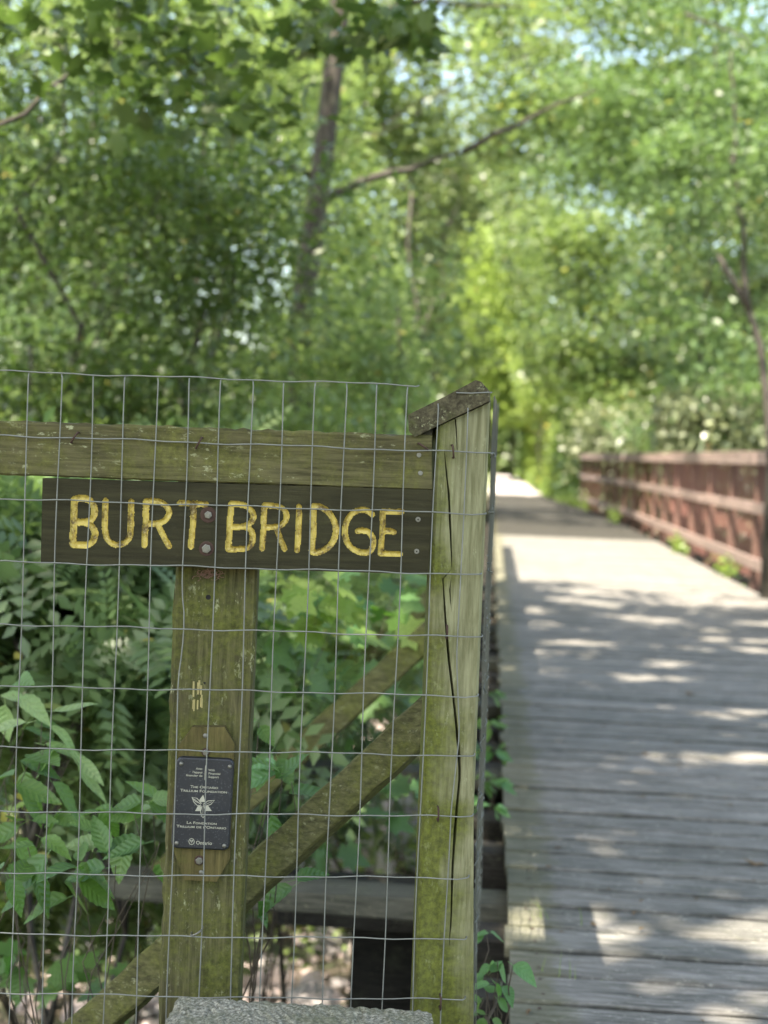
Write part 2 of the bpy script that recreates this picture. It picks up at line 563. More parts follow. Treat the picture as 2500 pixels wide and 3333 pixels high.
def tmpl_oval(k=.30):
    v = [(0, 0, 0), (-k, .3, .06), (-k * .85, .65, .05), (0, 1, -.08), (k * .85, .65, .05), (k, .3, .06), (0, .5, 0)]
    return np.array(v), [(0, 6, 1), (1, 6, 2), (2, 6, 3), (3, 6, 4), (4, 6, 5), (5, 6, 0)]


def tmpl_maple():
    ang = [-90, -140, -118, -168, 168, 150, 128, 118, 104, 90, 76, 62, 52, 30, 12, -12, -62, -40]
    out = [(-.10, 0), (-.28, .02), (-.22, .18), (-.55, .22), (-.42, .36), (-.52, .58), (-.28, .55), (-.20, .62), (-.16, .78), (0, 1.0),
           (.16, .78), (.20, .62), (.28, .55), (.52, .58), (.42, .36), (.55, .22), (.22, .18), (.28, .02), (.10, 0)]
    v = [(0, .3, 0)] + [(x, y, .10 * abs(x) - .08 * y * y) for x, y in out]
    n = len(out)
    f = [(0, (i + 1) % n + 1, i + 1) for i in range(n)]
    return np.array(v), f


def tmpl_pinnate(pairs=6):
    vs, fs = [], []
    def lf(x, y, dx, dy, L, z):
        nx, ny = -dy, dx
        b = len(vs)
        for (s, t, zz) in ((0, 0, 0), (-.24, .45, .03), (0, 1, -.04), (.24, .45, .03)):
            vs.append((x + dx * t * L + nx * s * L, y + dy * t * L + ny * s * L, z + zz * L))
        fs.extend([(b, b + 2, b + 1), (b, b + 3, b + 2)])
    for i in range(pairs):
        y = .15 + .75 * i / pairs
        z = -.25 * y * y
        for s in (-1, 1):
            lf(0, y, s * .9, .42, .30 * (1 - .4 * y), z)
    lf(0, .88, 0, 1, .25, -.2)
    return np.array(vs), fs


T_OVAL, T_MAPLE, T_PINN = tmpl_oval(), tmpl_maple(), tmpl_pinnate()


def foliage(name, parent, mat, clusters, size, tmpl=T_RHOMB, up=.9, seed=1, carve=True, var=.5, droop=.25):
    rg = np.random.default_rng(seed)
    P = []
    for (c, rad, n) in clusters:
        P.append(np.array(c) + rg.normal(size=(n, 3)) * np.array(rad))
    P = np.concatenate(P)
    if carve:
        P = P[~lit_mask(P)]
    N = len(P)
    nrm = rg.normal(size=(N, 3)) * .62
    nrm[:, 2] += up
    nrm /= np.linalg.norm(nrm, axis=1)[:, None]
    t = rg.normal(size=(N, 3)); t[:, 2] -= droop
    t -= nrm * (t * nrm).sum(1)[:, None]
    t /= np.linalg.norm(t, axis=1)[:, None]
    s = np.cross(t, nrm)
    sz = size * (1 + var * rg.uniform(-1, 1, N))
    T, F = tmpl
    V = P[:, None, :] + sz[:, None, None] * (T[None, :, 0:1] * s[:, None, :] + T[None, :, 1:2] * t[:, None, :] + T[None, :, 2:3] * nrm[:, None, :])
    k = len(T)
    F = np.array(F)
    faces = (F[None] + (np.arange(N) * k)[:, None, None]).reshape(-1)
    me = bpy.data.meshes.new(name)
    base = np.array(parent.location) if parent is not None else np.zeros(3)
    me.vertices.add(N * k)
    me.vertices.foreach_set('co', (V.reshape(-1, 3) - base).ravel().astype('f'))
    nf = N * len(F)
    me.loops.add(nf * 3)
    me.loops.foreach_set('vertex_index', faces.astype('i'))
    me.polygons.add(nf)
    me.polygons.foreach_set('loop_start', np.arange(0, nf * 3, 3, dtype='i'))
    me.update(calc_edges=True)
    o = link_mesh(name, me, parent, mat)
    return o


def branch_pts(p, q, n, sag, rnd):
    p, q = Vector(p), Vector(q)
    out = []
    L = (q - p).length
    for i in range(n + 1):
        t = i / n
        v = p.lerp(q, t)
        v.z += sag * math.sin(math.pi * t) * L
        if 0 < i < n:
            v += Vector([rnd.gauss(0, .018) * L for _ in range(3)])
        out.append(v)
    return out


def tree(name, label, cat, base, top, r0_, crown, leaf, size, seed, group=None, tmpl=T_RHOMB, limbs=7, per=55, crown_name='crown', trunk=True, cl=.45, extra=(), path=None):
    """crown: list of (centre, radii, clusters); the limbs reach for some of the clusters"""
    rnd = random.Random(seed)
    base, top = Vector(base), Vector(top)
    t = thing(name, label, cat, base, 0, group)
    clusters = []
    ends = []
    for (c, rad, n) in crown:
        nb = max(3, n // 9)
        boughs = []
        for i in range(nb):
            while True:
                d = Vector((rnd.uniform(-1, 1), rnd.uniform(-1, 1), rnd.uniform(-1, 1)))
                if d.length < 1: break
            if d.length > 0: d *= (d.length ** -.35)
            boughs.append(Vector((c[0] + d.x * rad[0], c[1] + d.y * rad[1], c[2] + d.z * rad[2])))
        k3 = .95 * nb ** (-1 / 3)
        for i in range(n):
            q = boughs[i % nb]
            p = Vector((q.x + rnd.gauss(0, rad[0] * k3 * .55), q.y + rnd.gauss(0, rad[1] * k3 * .55), q.z + rnd.gauss(0, rad[2] * k3 * .33)))
            s = cl * rnd.uniform(.5, 1.25)
            clusters.append((p, (s, s, s * .36), int(per * rnd.uniform(.6, 1.4))))
        ends += boughs
    if trunk:
        pts = branch_pts(base, top, 9, 0, rnd)
        rad = [r0_ * (1 - .75 * (i / 9)) for i in range(10)]
        rad[0] *= 1.35
        if path:
            pts = [Vector(q) for q in path]; rad = [r0_ * (1.25 - .5 * i / 9) for i in range(10)]
        MB().tube([p - base for p in pts], rad, 12).build('trunk', M_BARK, t, True)
        for i in range(limbs):
            e = rnd.choice(ends)
            k = rnd.randint(3, 9)
            cand = [j for j in range(2, 10) if pts[j].z < e.z] or [3]
            k = rnd.choice(cand[-4:])
            L = (e - pts[k]).length
            bp = branch_pts(pts[k], e, 5, .05, rnd)
            MB().tube([p - base for p in bp], [max(.012, rad[k] * .42) * (1 - .15 * j) for j in range(6)], 7).build('branch', M_BARK, t, True)
        for (a, b_, rr, sag) in extra:
            bp = branch_pts(a, b_, 8, sag, rnd)
            MB().tube([p - base for p in bp], [rr * (1 - .09 * j) for j in range(9)], 8).build('branch', M_BARK, t, True)
    foliage(crown_name, t, leaf, clusters, size, tmpl, seed=seed)
    return t


# ------------------------------------------------------------------ terrain
def sstep(a, b, x):
    t = np.clip((x - a) / (b - a), 0, 1)
    return t * t * (3 - 2 * t)


def terrain_z(x, y):
    x = np.asarray(x, float); y = np.asarray(y, float)
    dx = x - 1.5
    creek = sstep(2.3, 5.2, y) * (1 - sstep(40, 49, y))
    emb = sstep(2.0, 7.5, np.abs(dx))              # beside the trail beyond the bridge the bank falls away
    z = -2.25 * creek
    z = np.minimum(z, -.06)
    z = z - (1 - creek) * 1.2 * emb * sstep(2, 6, np.abs(dx)) * .8
    z = z + sstep(9, 30, np.abs(dx)) * 2.4 + sstep(80, 200, y) * 3.0 * sstep(3, 12, np.abs(dx))
    z = z + .10 * np.sin(x * 1.3 + y * .7) * creek + .06 * np.sin(x * 3.1 - y * 2.3) * creek
    return z


xs = np.concatenate([np.linspace(-220, -16, 22), np.linspace(-15, 15, 91), np.linspace(16, 220, 22)])
ys = np.concatenate([np.linspace(-120, -4, 12), np.linspace(-3, 56, 178), np.linspace(57, 420, 50)])
XX, YY = np.meshgrid(xs, ys)
ZZ = terrain_z(XX, YY)
nx_, ny_ = len(xs), len(ys)
vs = np.stack([XX, YY, ZZ], -1).reshape(-1, 3)
fs = [(j * nx_ + i, j * nx_ + i + 1, (j + 1) * nx_ + i + 1, (j + 1) * nx_ + i) for j in range(ny_ - 1) for i in range(nx_ - 1)]
ground = link_mesh('ground', to_mesh('ground', vs, fs, True), None, M_GROUND)
tag(ground, 'brown and mossy forest floor dipping into the creek under the bridge', None, None, 'structure')

tr = []
tf = []
for i, y in enumerate(np.linspace(50.5, 300, 90)):
    xc = -1.4 * ((y - 50) / 120) ** 2
    for x in (.0, .9, 1.9):
        tr.append((x + xc + .05 * math.sin(y * .9 + x), y, .0 if x == .9 else -.03))
    if i:
        b_ = i * 3
        tf += [(b_ - 3, b_ - 2, b_ + 1, b_), (b_ - 2, b_ - 1, b_ + 2, b_ + 1)]
tr = [(x - .1 if k % 3 == 0 else x, y, z + .02) for k, (x, y, z) in enumerate(tr)]
trail = link_mesh('trail', to_mesh('trail', tr, tf, True), None, M_TRAIL)
tag(trail, 'pale gravel trail running on beyond the end of the wooden bridge', None, None, 'structure')

# creek stones
rs = random.Random(5)
stone_me = []
for k in range(6):
    bm = bmesh.new()
    bmesh.ops.create_icosphere(bm, subdivisions=2, radius=.5)
    ph = [rs.uniform(0, 6) for _ in range(6)]
    for v in bm.verts:
        d = v.co.normalized()
        s = 1 + .22 * math.sin(3 * d.x + ph[0]) * math.sin(4 * d.y + ph[1]) + .14 * math.sin(6 * d.z + ph[2] + 3 * d.x)
        v.co = Vector((d.x * .62 * s, d.y * .45 * s, d.z * .33 * s))
    me = bpy.data.meshes.new('stone')
    bm.to_mesh(me); bm.free()
    me.materials.append(M_STONE if k % 3 else M_STONE2)
    stone_me.append(me)
n_st = 0
for (cx, cy, ax, ay, n, s0, s1) in ((-1.5, 9.2, 1.2, 1.6, 120, .10, .34), (-1.2, 12.5, 1.1, 1.6, 70, .12, .4), (-.6, 7.4, .9, .8, 40, .1, .22), (-2.6, 7.0, .6, .8, 14, .12, .35), (-2.2, 17.0, 1.3, 2.2, 60, .25, .7)):
    for i in range(n):
        x = cx + rs.uniform(-1, 1) * ax; y = cy + rs.uniform(-1, 1) * ay
        o = link_mesh('stone', rs.choice(stone_me), ground)
        s = rs.uniform(s0, s1)
        o.location = (x, y, float(terrain_z(x, y)) + s * .10)
        o.rotation_euler = (rs.gauss(0, .3), rs.gauss(0, .3), rs.uniform(0, 6.28))
        o.scale = (s, s, s)
V_, F_ = [], []
g_ = MB()
for i in range(2600):
    x = rs.uniform(-4.5, .4); y = rs.uniform(5.5, 17)
    s = rs.uniform(.015, .05)
    z = float(terrain_z(x, y)) + s * .3
    a = rs.uniform(0, 6.28); c, sn = math.cos(a) * s, math.sin(a) * s
    g_.add([(x + c, y + sn, z), (x - sn, y + c * .7, z), (x - c, y - sn, z - s * .1), (x + sn * .8, y - c, z), (x, y, z + s * .7), (x, y, z - s * .6)],
           [(0, 1, 4), (1, 2, 4), (2, 3, 4), (3, 0, 4), (1, 0, 5), (2, 1, 5), (3, 2, 5), (0, 3, 5)])
tag(g_.build('gravel', M_STONE), 'loose creek gravel scattered between the stones below the bridge', None, None, 'stuff')

# driftwood log
p0, p1 = at(783, 1888, 9.6), at(850, 1775, 11.8)
p0.z = float(terrain_z(p0.x, p0.y)) + .12
p1 = Vector((p1.x, p1.y, float(terrain_z(p1.x, p1.y)) + .32))
lg = thing('driftwood_log', 'pale bare driftwood log lying on the creek stones under the fence brace', 'log', p0)
rr = random.Random(3)
MB().tube([p - p0 for p in branch_pts(p0, p1, 7, .02, rr)], [.085, .08, .08, .07, .065, .06, .05, .03], 9).build('trunk', plain('dead_wood', (.5, .43, .36), .8, 0, .2, 12), lg, True)
mid = p0.lerp(p1, .6)
MB().tube([p - p0 for p in branch_pts(mid, mid + Vector((.35, .3, .35)), 4, 0, rr)], [.03, .025, .02, .015, .008], 7).build('branch', M_TWIG, lg, True)

# ------------------------------------------------------------------ the bridge
bridge = thing('footbridge', 'long grey weathered plank deck of the trail bridge on timber ties', 'bridge', (0, 0, 0))
DL = .10


def deck_right(y):
    return 2.82 if y < 30 else 2.82 - .42 * min(1.0, (y - 30) / 10) - (.35 * max(0, (y - 40) / 12))


rp = random.Random(21)
y = 2.1
PW = .190
plank_cache = {}
far = MB()
while y < 52:
    gap = .017 + rp.random() * .009
    wd = PW - gap
    xr = deck_right(y)
    xl = DL + rp.gauss(0, .008)
    z = rp.gauss(0, .0018)
    if y < 24:
        seg = .12 if y < 6 else .4
        rings = timber(xr - xl, wd, .038, seg, .006, .0011 if y < 6 else .0, rp, .0012)
        mb = MB()
        mb.sweep(rings)
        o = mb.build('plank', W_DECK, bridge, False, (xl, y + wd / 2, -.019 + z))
        o.rotation_euler = (0, rp.gauss(0, .0006), rp.gauss(0, .0010))
    else:
        far.box(xl, xr, y, y + wd, -.038 + z, z)
    y += PW
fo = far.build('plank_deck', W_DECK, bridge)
fo['kind'] = 'stuff'

# ties: every few carry an outrigger that reaches out to the left for the railing braces
OUT_Y = [2.62, 4.32, 6.05, 7.78, 9.5, 11.25, 12.95, 14.7]
yy = 2.75
k = 0
while yy < 50:
    near = min(abs(yy - q) for q in OUT_Y)
    if near > .22 or yy > 16:
        xl = -.10 + rp.gauss(0, .02)
        mb = MB(); mb.sweep(timber(2.95 - xl, .15, .15, .5, .008, .002, rp))
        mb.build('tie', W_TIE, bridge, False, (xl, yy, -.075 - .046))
    yy += .44 if yy < 20 else .9
for q in OUT_Y:
    xl = -1.14
    mb = MB(); mb.sweep(timber(2.95 - xl, .16, .068, .3, .006, .002, rp, .003))
    mb.build('tie', W_TIE2, bridge, False, (xl, q + .07, -.034 - .044))
for x in (.15, 1.4, 2.6):
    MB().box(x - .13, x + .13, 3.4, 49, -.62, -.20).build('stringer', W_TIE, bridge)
# first bent: cap beam and piles
for by in (4.9, 16.5, 28.5, 40):
    if by < 5: MB().box(-.70, 3.3, by - .02, by + .16, -.345, -.20).build('cap_beam', W_TIE, bridge)
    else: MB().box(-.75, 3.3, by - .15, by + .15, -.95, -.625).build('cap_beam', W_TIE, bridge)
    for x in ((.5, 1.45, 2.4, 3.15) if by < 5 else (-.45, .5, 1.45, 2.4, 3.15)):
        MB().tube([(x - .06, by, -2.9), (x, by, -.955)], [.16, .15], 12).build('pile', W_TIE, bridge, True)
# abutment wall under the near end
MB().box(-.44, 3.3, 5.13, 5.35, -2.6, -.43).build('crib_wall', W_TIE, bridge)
MB().box(-.4, 3.3, 3.0, 3.38, -2.4, -.21).build('abutment', W_TIE, bridge)

# nail heads and knots on the nearest planks are left to the material

# --------------------------------------------------------------- right railing
def railing_right():
    t = thing('railing', 'red stained timber railing along the far side of the deck', 'railing', (2.93, 12, 0))
    base = t.location
    def X(y): return deck_right(y) + .09
    ys_ = []
    y = 9.2
    while y < 39.6:
        ys_.append(y); y += 1.68
    ys_.append(39.8)
    r = random.Random(8)
    for y in ys_:
        p = Vector((X(y) + .045, y, -.35))
        mb = MB(); mb.sweep(place(timber(1.80, .089, .089, .4, .004, .001, r), (0, 0, 0), (0, 0, 1), 0, Vector((0, 1, 0))))
        mb.build('post', W_RED, t, False, p - base)
        MB().box(-.2, 1.1, -.07, .07, -.18, -.046).build('outrigger', W_TIE, t, False, Vector((X(y), y + .09, 0)) - base)
    for (z, hh, dx) in ((1.395, .10, -.045), (.87, .115, -.02), (.27, .12, -.02)):
        for i in range(0, len(ys_) - 1, 2):
            y0, y1 = ys_[i], ys_[min(i + 2, len(ys_) - 1)]
            a = Vector((X(y0) + dx, y0 + .005, z)); b_ = Vector((X(y1) + dx, y1 - .005, z))
            mb = MB(); mb.sweep(place(timber((b_ - a).length, .038, hh, .5, .003, .0008, r, .003), (0, 0, 0), b_ - a, 0))
            mb.build('rail', W_REDX, t, False, a - base)
    # flat cap on top
    for i in range(0, len(ys_) - 1, 3):
        y0, y1 = ys_[i], ys_[min(i + 3, len(ys_) - 1)]
        a = Vector((X(y0) + .02, y0, 1.469)); b_ = Vector((X(y1) + .02, y1 - .006, 1.469))
        mb = MB(); mb.sweep(place(timber((b_ - a).length, .15, .038, .5, .003, .0008, r, .003), (0, 0, 0), b_ - a, 0))
        mb.build('cap_rail', W_REDX, t, False, a - base)
    MB().box(-.07, .07, -.07, .07, -.3, 1.5).build('end_post', W_TIE, t, False, Vector((X(14.5) - .08, 14.52, 0)) - base)
    # rusty welded mesh behind the rails
    mb = MB()
    y = 9.3
    while y < 39.7:
        x = X(y) + .10
        mb.box(x - .003, x + .003, y - .0016, y + .0016, .05, 1.40); y += .051 if y < 24 else .102
    for k in range(14):
        z = .06 + k * .1016
        for i in range(len(ys_) - 1):
            mb.tube([(X(ys_[i]) + .104, ys_[i], z), (X(ys_[i + 1]) + .104, ys_[i + 1], z)], .0014, 4)
    o = mb.build('wire_mesh', plain('rusty_mesh', (.17, .075, .055), .8, .1), t, False, -base)
    o['kind'] = 'stuff'


railing_right()

# --------------------------------------------------------------- fence frame
FA = R(7.5)
FU = Vector((math.cos(FA), math.sin(FA), 0))       # along the fence, to the right
FW = Vector((-math.sin(FA), math.cos(FA), 0))      # away from the camera
d_ = ray(1590 / K, 1300 / K)
FO = EYE + d_ * (2.387 / d_.dot(fwd))
FO.z = 0.0                                        # foot of the right post's front right corner


def fz(px, py, w=0.0, src=False):
    """sight line through the pixel against the plane of the fence set back by w -> (u, z)"""
    if src: px, py = px / K, py / K
    d = ray(px, py)
    t = (w - (EYE - FO).dot(FW)) / d.dot(FW)
    p = EYE + d * t
    return (p - FO).dot(FU), p.z


def FT(name, label, cat, **kw):
    return thing(name, label, cat, FO, FA, **kw)


# fence: local x = u, local y = w, local z = z
fence = FT('wire_fence', 'mossy timber fence with welded wire mesh stretched across its front', 'fence')
rf = random.Random(4)

# --- right post (4x4) with its two long drying cracks
def crack_line(pts):
    q = [fz(x, y, .012, True) + (w_,) for x, y, w_ in pts]
    q.sort(key=lambda a: a[1])
    return q


def interp(q, z):
    if z <= q[0][1]: return q[0][0], q[0][2]
    if z >= q[-1][1]: return q[-1][0], q[-1][2]
    for a, b_ in zip(q, q[1:]):
        if a[1] <= z <= b_[1]:
            k = (z - a[1]) / max(1e-6, b_[1] - a[1])
            return a[0] + (b_[0] - a[0]) * k, a[2] + (b_[2] - a[2]) * k


crA = crack_line([(1440, 1300, 0), (1447, 1480, 0), (1452, 1530, .0018), (1461, 1611, .0026), (1466, 1720, .003), (1469, 1800, .0015), (1471, 1850, 0), (1445, 1870, 0), (1441, 1880, .001),
                  (1452, 2045, .003), (1462, 2156, .0038), (1473, 2247, .003), (1483, 2337, .0042), (1493, 2440, .0045), (1497, 2520, .0042), (1486, 2640, .0042), (1481, 2701, .0038),
                  (1473, 2822, .0032), (1468, 3003, .002), (1462, 3060, 0), (1462, 3500, 0)])
crB = crack_line([(1481, 1330, 0), (1481, 1355, .0012), (1485, 1400, .0015), (1487, 1450, 0), (1500, 1700, 0), (1484, 1850, 0), (1463, 1895, 0), (1464, 1920, .0013), (1468, 1985, 0), (1478, 2010, 0), (1540, 2200, 0), (1540, 3500, 0)])
uL, _z = fz(1420, 1450, .01, True)
uR, _z = fz(1594, 1500, .01, True)
cut = [fz(1350, 1421, .01, True), fz(1594, 1306, .01, True)]


def post_top(u):
    (u0_, z0_), (u1_, z1_) = cut
    return z0_ + (u - u0_) * (z1_ - z0_) / (u1_ - u0_) - .002


def right_post():
    rings = []
    W = .089
    z = -.6
    zs = []
    while z < 1.42:
        zs.append(z); z += .018
    lean = (fz(1010 * K - 1, 2200 * K, .01, True)[0] - uR) / (1.32 + .02 - fz(1010 * K, 2200 * K, .01, True)[1])
    for z in zs:
        off = lean * (1.32 - z) if z < 1.32 else 0
        off = max(off, -.02)
        a, b_ = uL + off, uL + off + W
        sp = [interp(crA, z), interp(crB, z)]
        sp = [(c, wd * rf.uniform(.8, 1.2)) for c, wd in sp]
        f = []
        y0 = .010
        j = lambda s=.0004: rf.gauss(0, s)
        f.append((a + .005, y0 + j()))
        for c, wd in sp:
            f.append((c - wd / 2 - .0005, y0 + j(.0002)))
            f.append((c, y0 + (.0 if wd == 0 else .020)))
            f.append((c + wd / 2 + .0005, y0 + j(.0002)))
        f.append((b_ - .005, y0 + j()))
        f.append((b_, y0 + .005 + j(.0008)))
        f.append((b_, y0 + W - .005))
        f.append((b_ - .005, y0 + W))
        f.append((a + .005, y0 + W))
        f.append((a, y0 + W - .005))
        f.append((a + j(.0008), y0 + .005))
        rings.append([Vector((u, w_, min(z, post_top(u)))) for u, w_ in f])
    mb = MB(); mb.sweep(rings)
    return mb.build('post', W_POSTR, fence)


right_post()

# --- thick left post (6x6)
uA, _ = fz(378, 1235, .052); uB, _ = fz(556, 1235, .052)
uC, _ = fz(343, 2150, .052)
def left_post():
    W = .140
    n = 60
    rings = []
    zt, zb = 1.30, -.5
    for i in range(n + 1):
        z = zb + (zt - zb) * i / n
        k = (1.13 - z) / (1.13 - .4)
        off = (uC - uA) * k * 1.0
        a = uA + off
        j = lambda s=.0012: rf.gauss(0, s)
        pts = [(a + .006, .050), (a + W * .33, .050 + j(.0004)), (a + W * .66, .050 + j(.0004)), (a + W - .004, .050), (a + W + j(), .055), (a + W, .186), (a + W - .005, .19), (a + .005, .19), (a, .185), (a + j(.0014), .057)]
        rings.append([Vector((u, w_, z)) for u, w_ in pts])
    mb = MB(); mb.sweep(rings)
    return mb.build('post', W_THICK, fence)


left_post()

# --- top rail (2x4 on edge), runs out of the frame to the left
uE, zE = fz(935, 941, .006); _, zEb = fz(935, 1060, .006)
u0f, z0f = fz(0, 908, .006); _, z0b = fz(0, 1026, .006)
def top_rail():
    rings = []
    ul = -2.3
    n = 160
    for i in range(n + 1):
        u = ul + (uE - ul) * i / n
        k = (u - u0f) / (uE - u0f)
        zt = z0f + (zE - z0f) * k
        zb = z0b + (zEb - z0b) * k
        j = lambda s=.0008: rf.gauss(0, s)
        x = u + (0 if i < n else 0)
        pts = [(.006, zb + .003), (.006 + j(.0003), zb + (zt - zb) * .45), (.006, zt - .004), (.009, zt + j(.0011)), (.041, zt + j(.001)), (.044, zt - .004), (.044, zb + .003), (.040, zb), (.010, zb + j())]
        rings.append([Vector((u + (rf.gauss(0, .0035) if i == n else 0), w_, z)) for w_, z in pts])
    mb = MB(); mb.sweep(rings)
    return mb.build('top_rail', W_RAIL, fence)


top_rail()
# stub behind the rail end that the sign and rail are screwed to
MB().box(uE - .06, uL - .002, .083, .121, 1.145, 1.345).build('cleat', W_THICK, fence)

# --- slanted cap board, seen from its end, running back along the bridge over the left railing posts
capP = [(1328, 1353), (1440, 1297), (1548, 1240), (1564, 1243), (1594, 1277), (1594, 1305), (1480, 1358), (1350, 1420), (1330, 1402)]
cp = [fz(x, y, 0.0, True) for x, y in capP]
by_dir = Matrix.Rotation(-FA, 3, 'Z') @ Vector((0, 1, 0))     # the bridge direction in fence coordinates
rings = []
for i in range(14):
    s = [0, .006, .05, .1, .15, .25, .4, .6, 1, 1.4, 1.8, 2.2, 2.6, 3.0][i]
    rings.append([Vector((u, -.004, z)) + by_dir * s + Vector((rf.gauss(0, .0007), 0, rf.gauss(0, .0009))) for u, z in cp])
mb = MB(); mb.sweep(rings)
lrail = FT('bridge_railing', 'timber railing of posts, braces and slanted cap board on the near side of the bridge', 'railing')
mb.build('cap_board', W_CAP, lrail)
for i in range(5):
    s0 = 3.006 + i * 3.0
    mb = MB(); mb.sweep([[Vector((u, -.004, z)) + by_dir * s for u, z in cp] for s in (s0, s0 + 2.994)])
    mb.build('cap_board', W_CAP, lrail)


def to_f(p):                                       # world -> fence local
    return Matrix.Rotation(-FA, 3, 'Z') @ (Vector(p) - FO)


def braced_posts():
    for i, q in enumerate(OUT_Y):
        if i:                                      # the first bridge post is the fence's own right post
            p = Vector((-.098, q, -.3))
            mb = MB(); mb.sweep(place(timber(1.62, .089, .089, .3, .004, .001, rf), (0, 0, 0), (0, 0, 1), 0, Vector((0, 1, 0))))
            me = mb.build('post', W_POST, lrail); me.location = to_f(p); me.rotation_euler = (0, 0, -FA)
        if i == 0:
            # its lower end stands on the outrigger tie, its upper end meets the post
            a = at(150, 2256, 2.74); b_ = at(905, 1572, 2.62)
            d = (a - b_).normalized(); a = b_ + d * ((b_.z + .04) / -d.z)
            b_ = b_ - d * .12
            s2 = .072
        else:
            a = Vector((-.985, q + .04, -.04)); b_ = Vector((-.05, q - .02, .885))
            s2 = .078
        rings = timber((b_ - a).length, .040, s2, .05, .004, .0012, rf, .002)
        mb = MB(); mb.sweep(place(rings, (0, 0, 0), b_ - a, R(-16) if i == 0 else R(-10)))
        me = mb.build('brace', W_BRACE, lrail)
        me.location = to_f(a); me.rotation_euler = (0, 0, -FA)


braced_posts()

# side mesh of the left railing: wires that run back along the deck, seen nearly edge on
LEAN = (fz(1010, 2200, .01)[0] - fz(1058, 985, .01)[0]) / (fz(1058, 985, .01)[1] - fz(1010, 2200, .01)[1])


def side_mesh():
    mb = MB()
    r = random.Random(17)
    corner = Matrix.Rotation(FA, 3, 'Z') @ Vector((uR + .004, .012, 0)) + FO
    x0 = corner.x
    def xo(y, z):
        e = math.exp(-(y - corner.y) * 1.1)
        return x0 + .003 + LEAN * max(0, 1.32 - z) * e + (.002 + .008 * max(0, 1.32 - z)) * (1 - e) + .0025 * math.sin(y * 7 + z * 9)
    for k in range(12):
        z = 1.32 - .1016 * k + .003
        pts = []
        y = corner.y + .02
        while y < 14:
            pts.append((xo(y, z) + .004 * math.sin(y * 43 + k), y, z + .004 * math.sin(y * 31 + k))); y += .051 if y < 5 else .3
        mb.tube(pts, .0013, 5)
    y = corner.y + .051
    while y < 14:
        ox = r.uniform(-.007, .006); ph = r.uniform(0, 6)
        mb.tube([(xo(y, z) + ox * (.6 + .4 * math.sin(z * 6 + ph)), y + r.gauss(0, .001), z) for z in [1.425 - .1 * j for j in range(14)]], .0012 if y < 3.3 else .0007, 4)
        y += .051 if y < 4.2 else .51
    return mb


mb = side_mesh()
o = mb.build('wire_mesh', plain('dull_wire', (.10, .105, .08), .75, .0, .3, 40), lrail)
o.location = to_f((0, 0, 0)); o.rotation_euler = (0, 0, -FA)
o['kind'] = 'stuff'

# --- mesh on the front of the fence: each wire a part
vx = [89.5, 195, 298, 401.5, 507, 610, 713.5, 817, 917, 1020, 1120.6, 1219, 1320, 1420, 1518]
rowsL = [(0, 940, 1060, 979), (0, 1077, 1045, 1110), (0, 1212, 1035, 1240), (0, 1347, 1035, 1375), (0, 1480, 1025, 1503), (0, 1612, 1020, 1632), (0, 1750, 1015, 1762), (0, 1885, 1005, 1895), (0, 2015, 1003, 2028), (0, 2142, 1000, 2158), (0, 2272, 995, 2288)]
ROW = []
for (x0, y0, x1, y1) in rowsL:
    a = fz(x0, y0); b_ = fz(x1, y1)
    ROW.append((a, b_))


def row_z(r, u):
    (a, b_) = ROW[r]
    return a[1] + (b_[1] - a[1]) * (u - a[0]) / (b_[0] - a[0])


U = [fz(x, 1423, 0, True)[0] for x in vx]
U = [U[0] - .0515 * k for k in range(28, 0, -1)] + U
topA, topB = fz(0, 802), fz(900, 833)
def top_z(u): return topA[1] + (topB[1] - topA[1]) * (u - topA[0]) / (topB[0] - topA[0])
# foot positions: the verticals lean a little with the mesh
footS = (fz(15, 2212)[0] - fz(52, 1000)[0]) / (fz(15, 2212)[1] - fz(52, 1000)[1])


def bulge(u, z):
    """the mesh is pressed in where there is no timber behind it and pinned where it is stapled"""
    return .0025 * math.sin(u * 9 + z * 5) + .002 * math.sin(z * 17 + u * 3)


for k, u in enumerate(U):
    pts = []
    z = .0
    zt = top_z(u) if u < uL - .01 else (1.40 if u < uR - .03 else 1.405)
    if u > uL - .02 and u < uL + .01: zt = 1.405
    kink = {4 + 28: None}
    while z < zt:
        x = u + footS * (z - 1.33) + .0012 * math.sin(z * 11 + k * 2.1)
        if k == 28 + 5 and .93 < z < 1.10:          # the bent wire in front of the thick post
            x += .013 * math.sin(math.pi * (z - .93) / .17) * (1.0 if z < 1.06 else .6) * .5
        if k == 28 + 14 and .72 < z < .98:           # the kinked wire on the right post
            x += .010 * (1 - abs((z - .85) / .13))
        pts.append((x, -.0035 + bulge(u, z), z))
        z += .0254
    pts.append((u + footS * (zt - 1.33), -.0035 + bulge(u, zt), zt))
    MB().tube(pts, .00108, 6).build('wire', M_WIRE, fence, True)


def hwire(zf, u_end, name='wire', wrap=True, u_start=None):
    pts = []
    u = U[0] if u_start is None else u_start
    while u < u_end:
        z = zf(u)
        z += .0012 * math.sin(u * 23 + z * 40) + .0008 * math.sin(u * 61)
        pts.append((u, -.0055 + bulge(u, z), z))
        u += .0257
    z = zf(u_end)
    if wrap:
        pts += [(u_end - .001, -.004, z), (u_end + .003, .001, z), (u_end + .005, .008, z + .001), (u_end + .006, .03, z + .001)]
    else:
        pts.append((u_end, -.0055, z))
    return MB().tube(pts, .00118, 6).build(name, M_WIRE, fence, True)


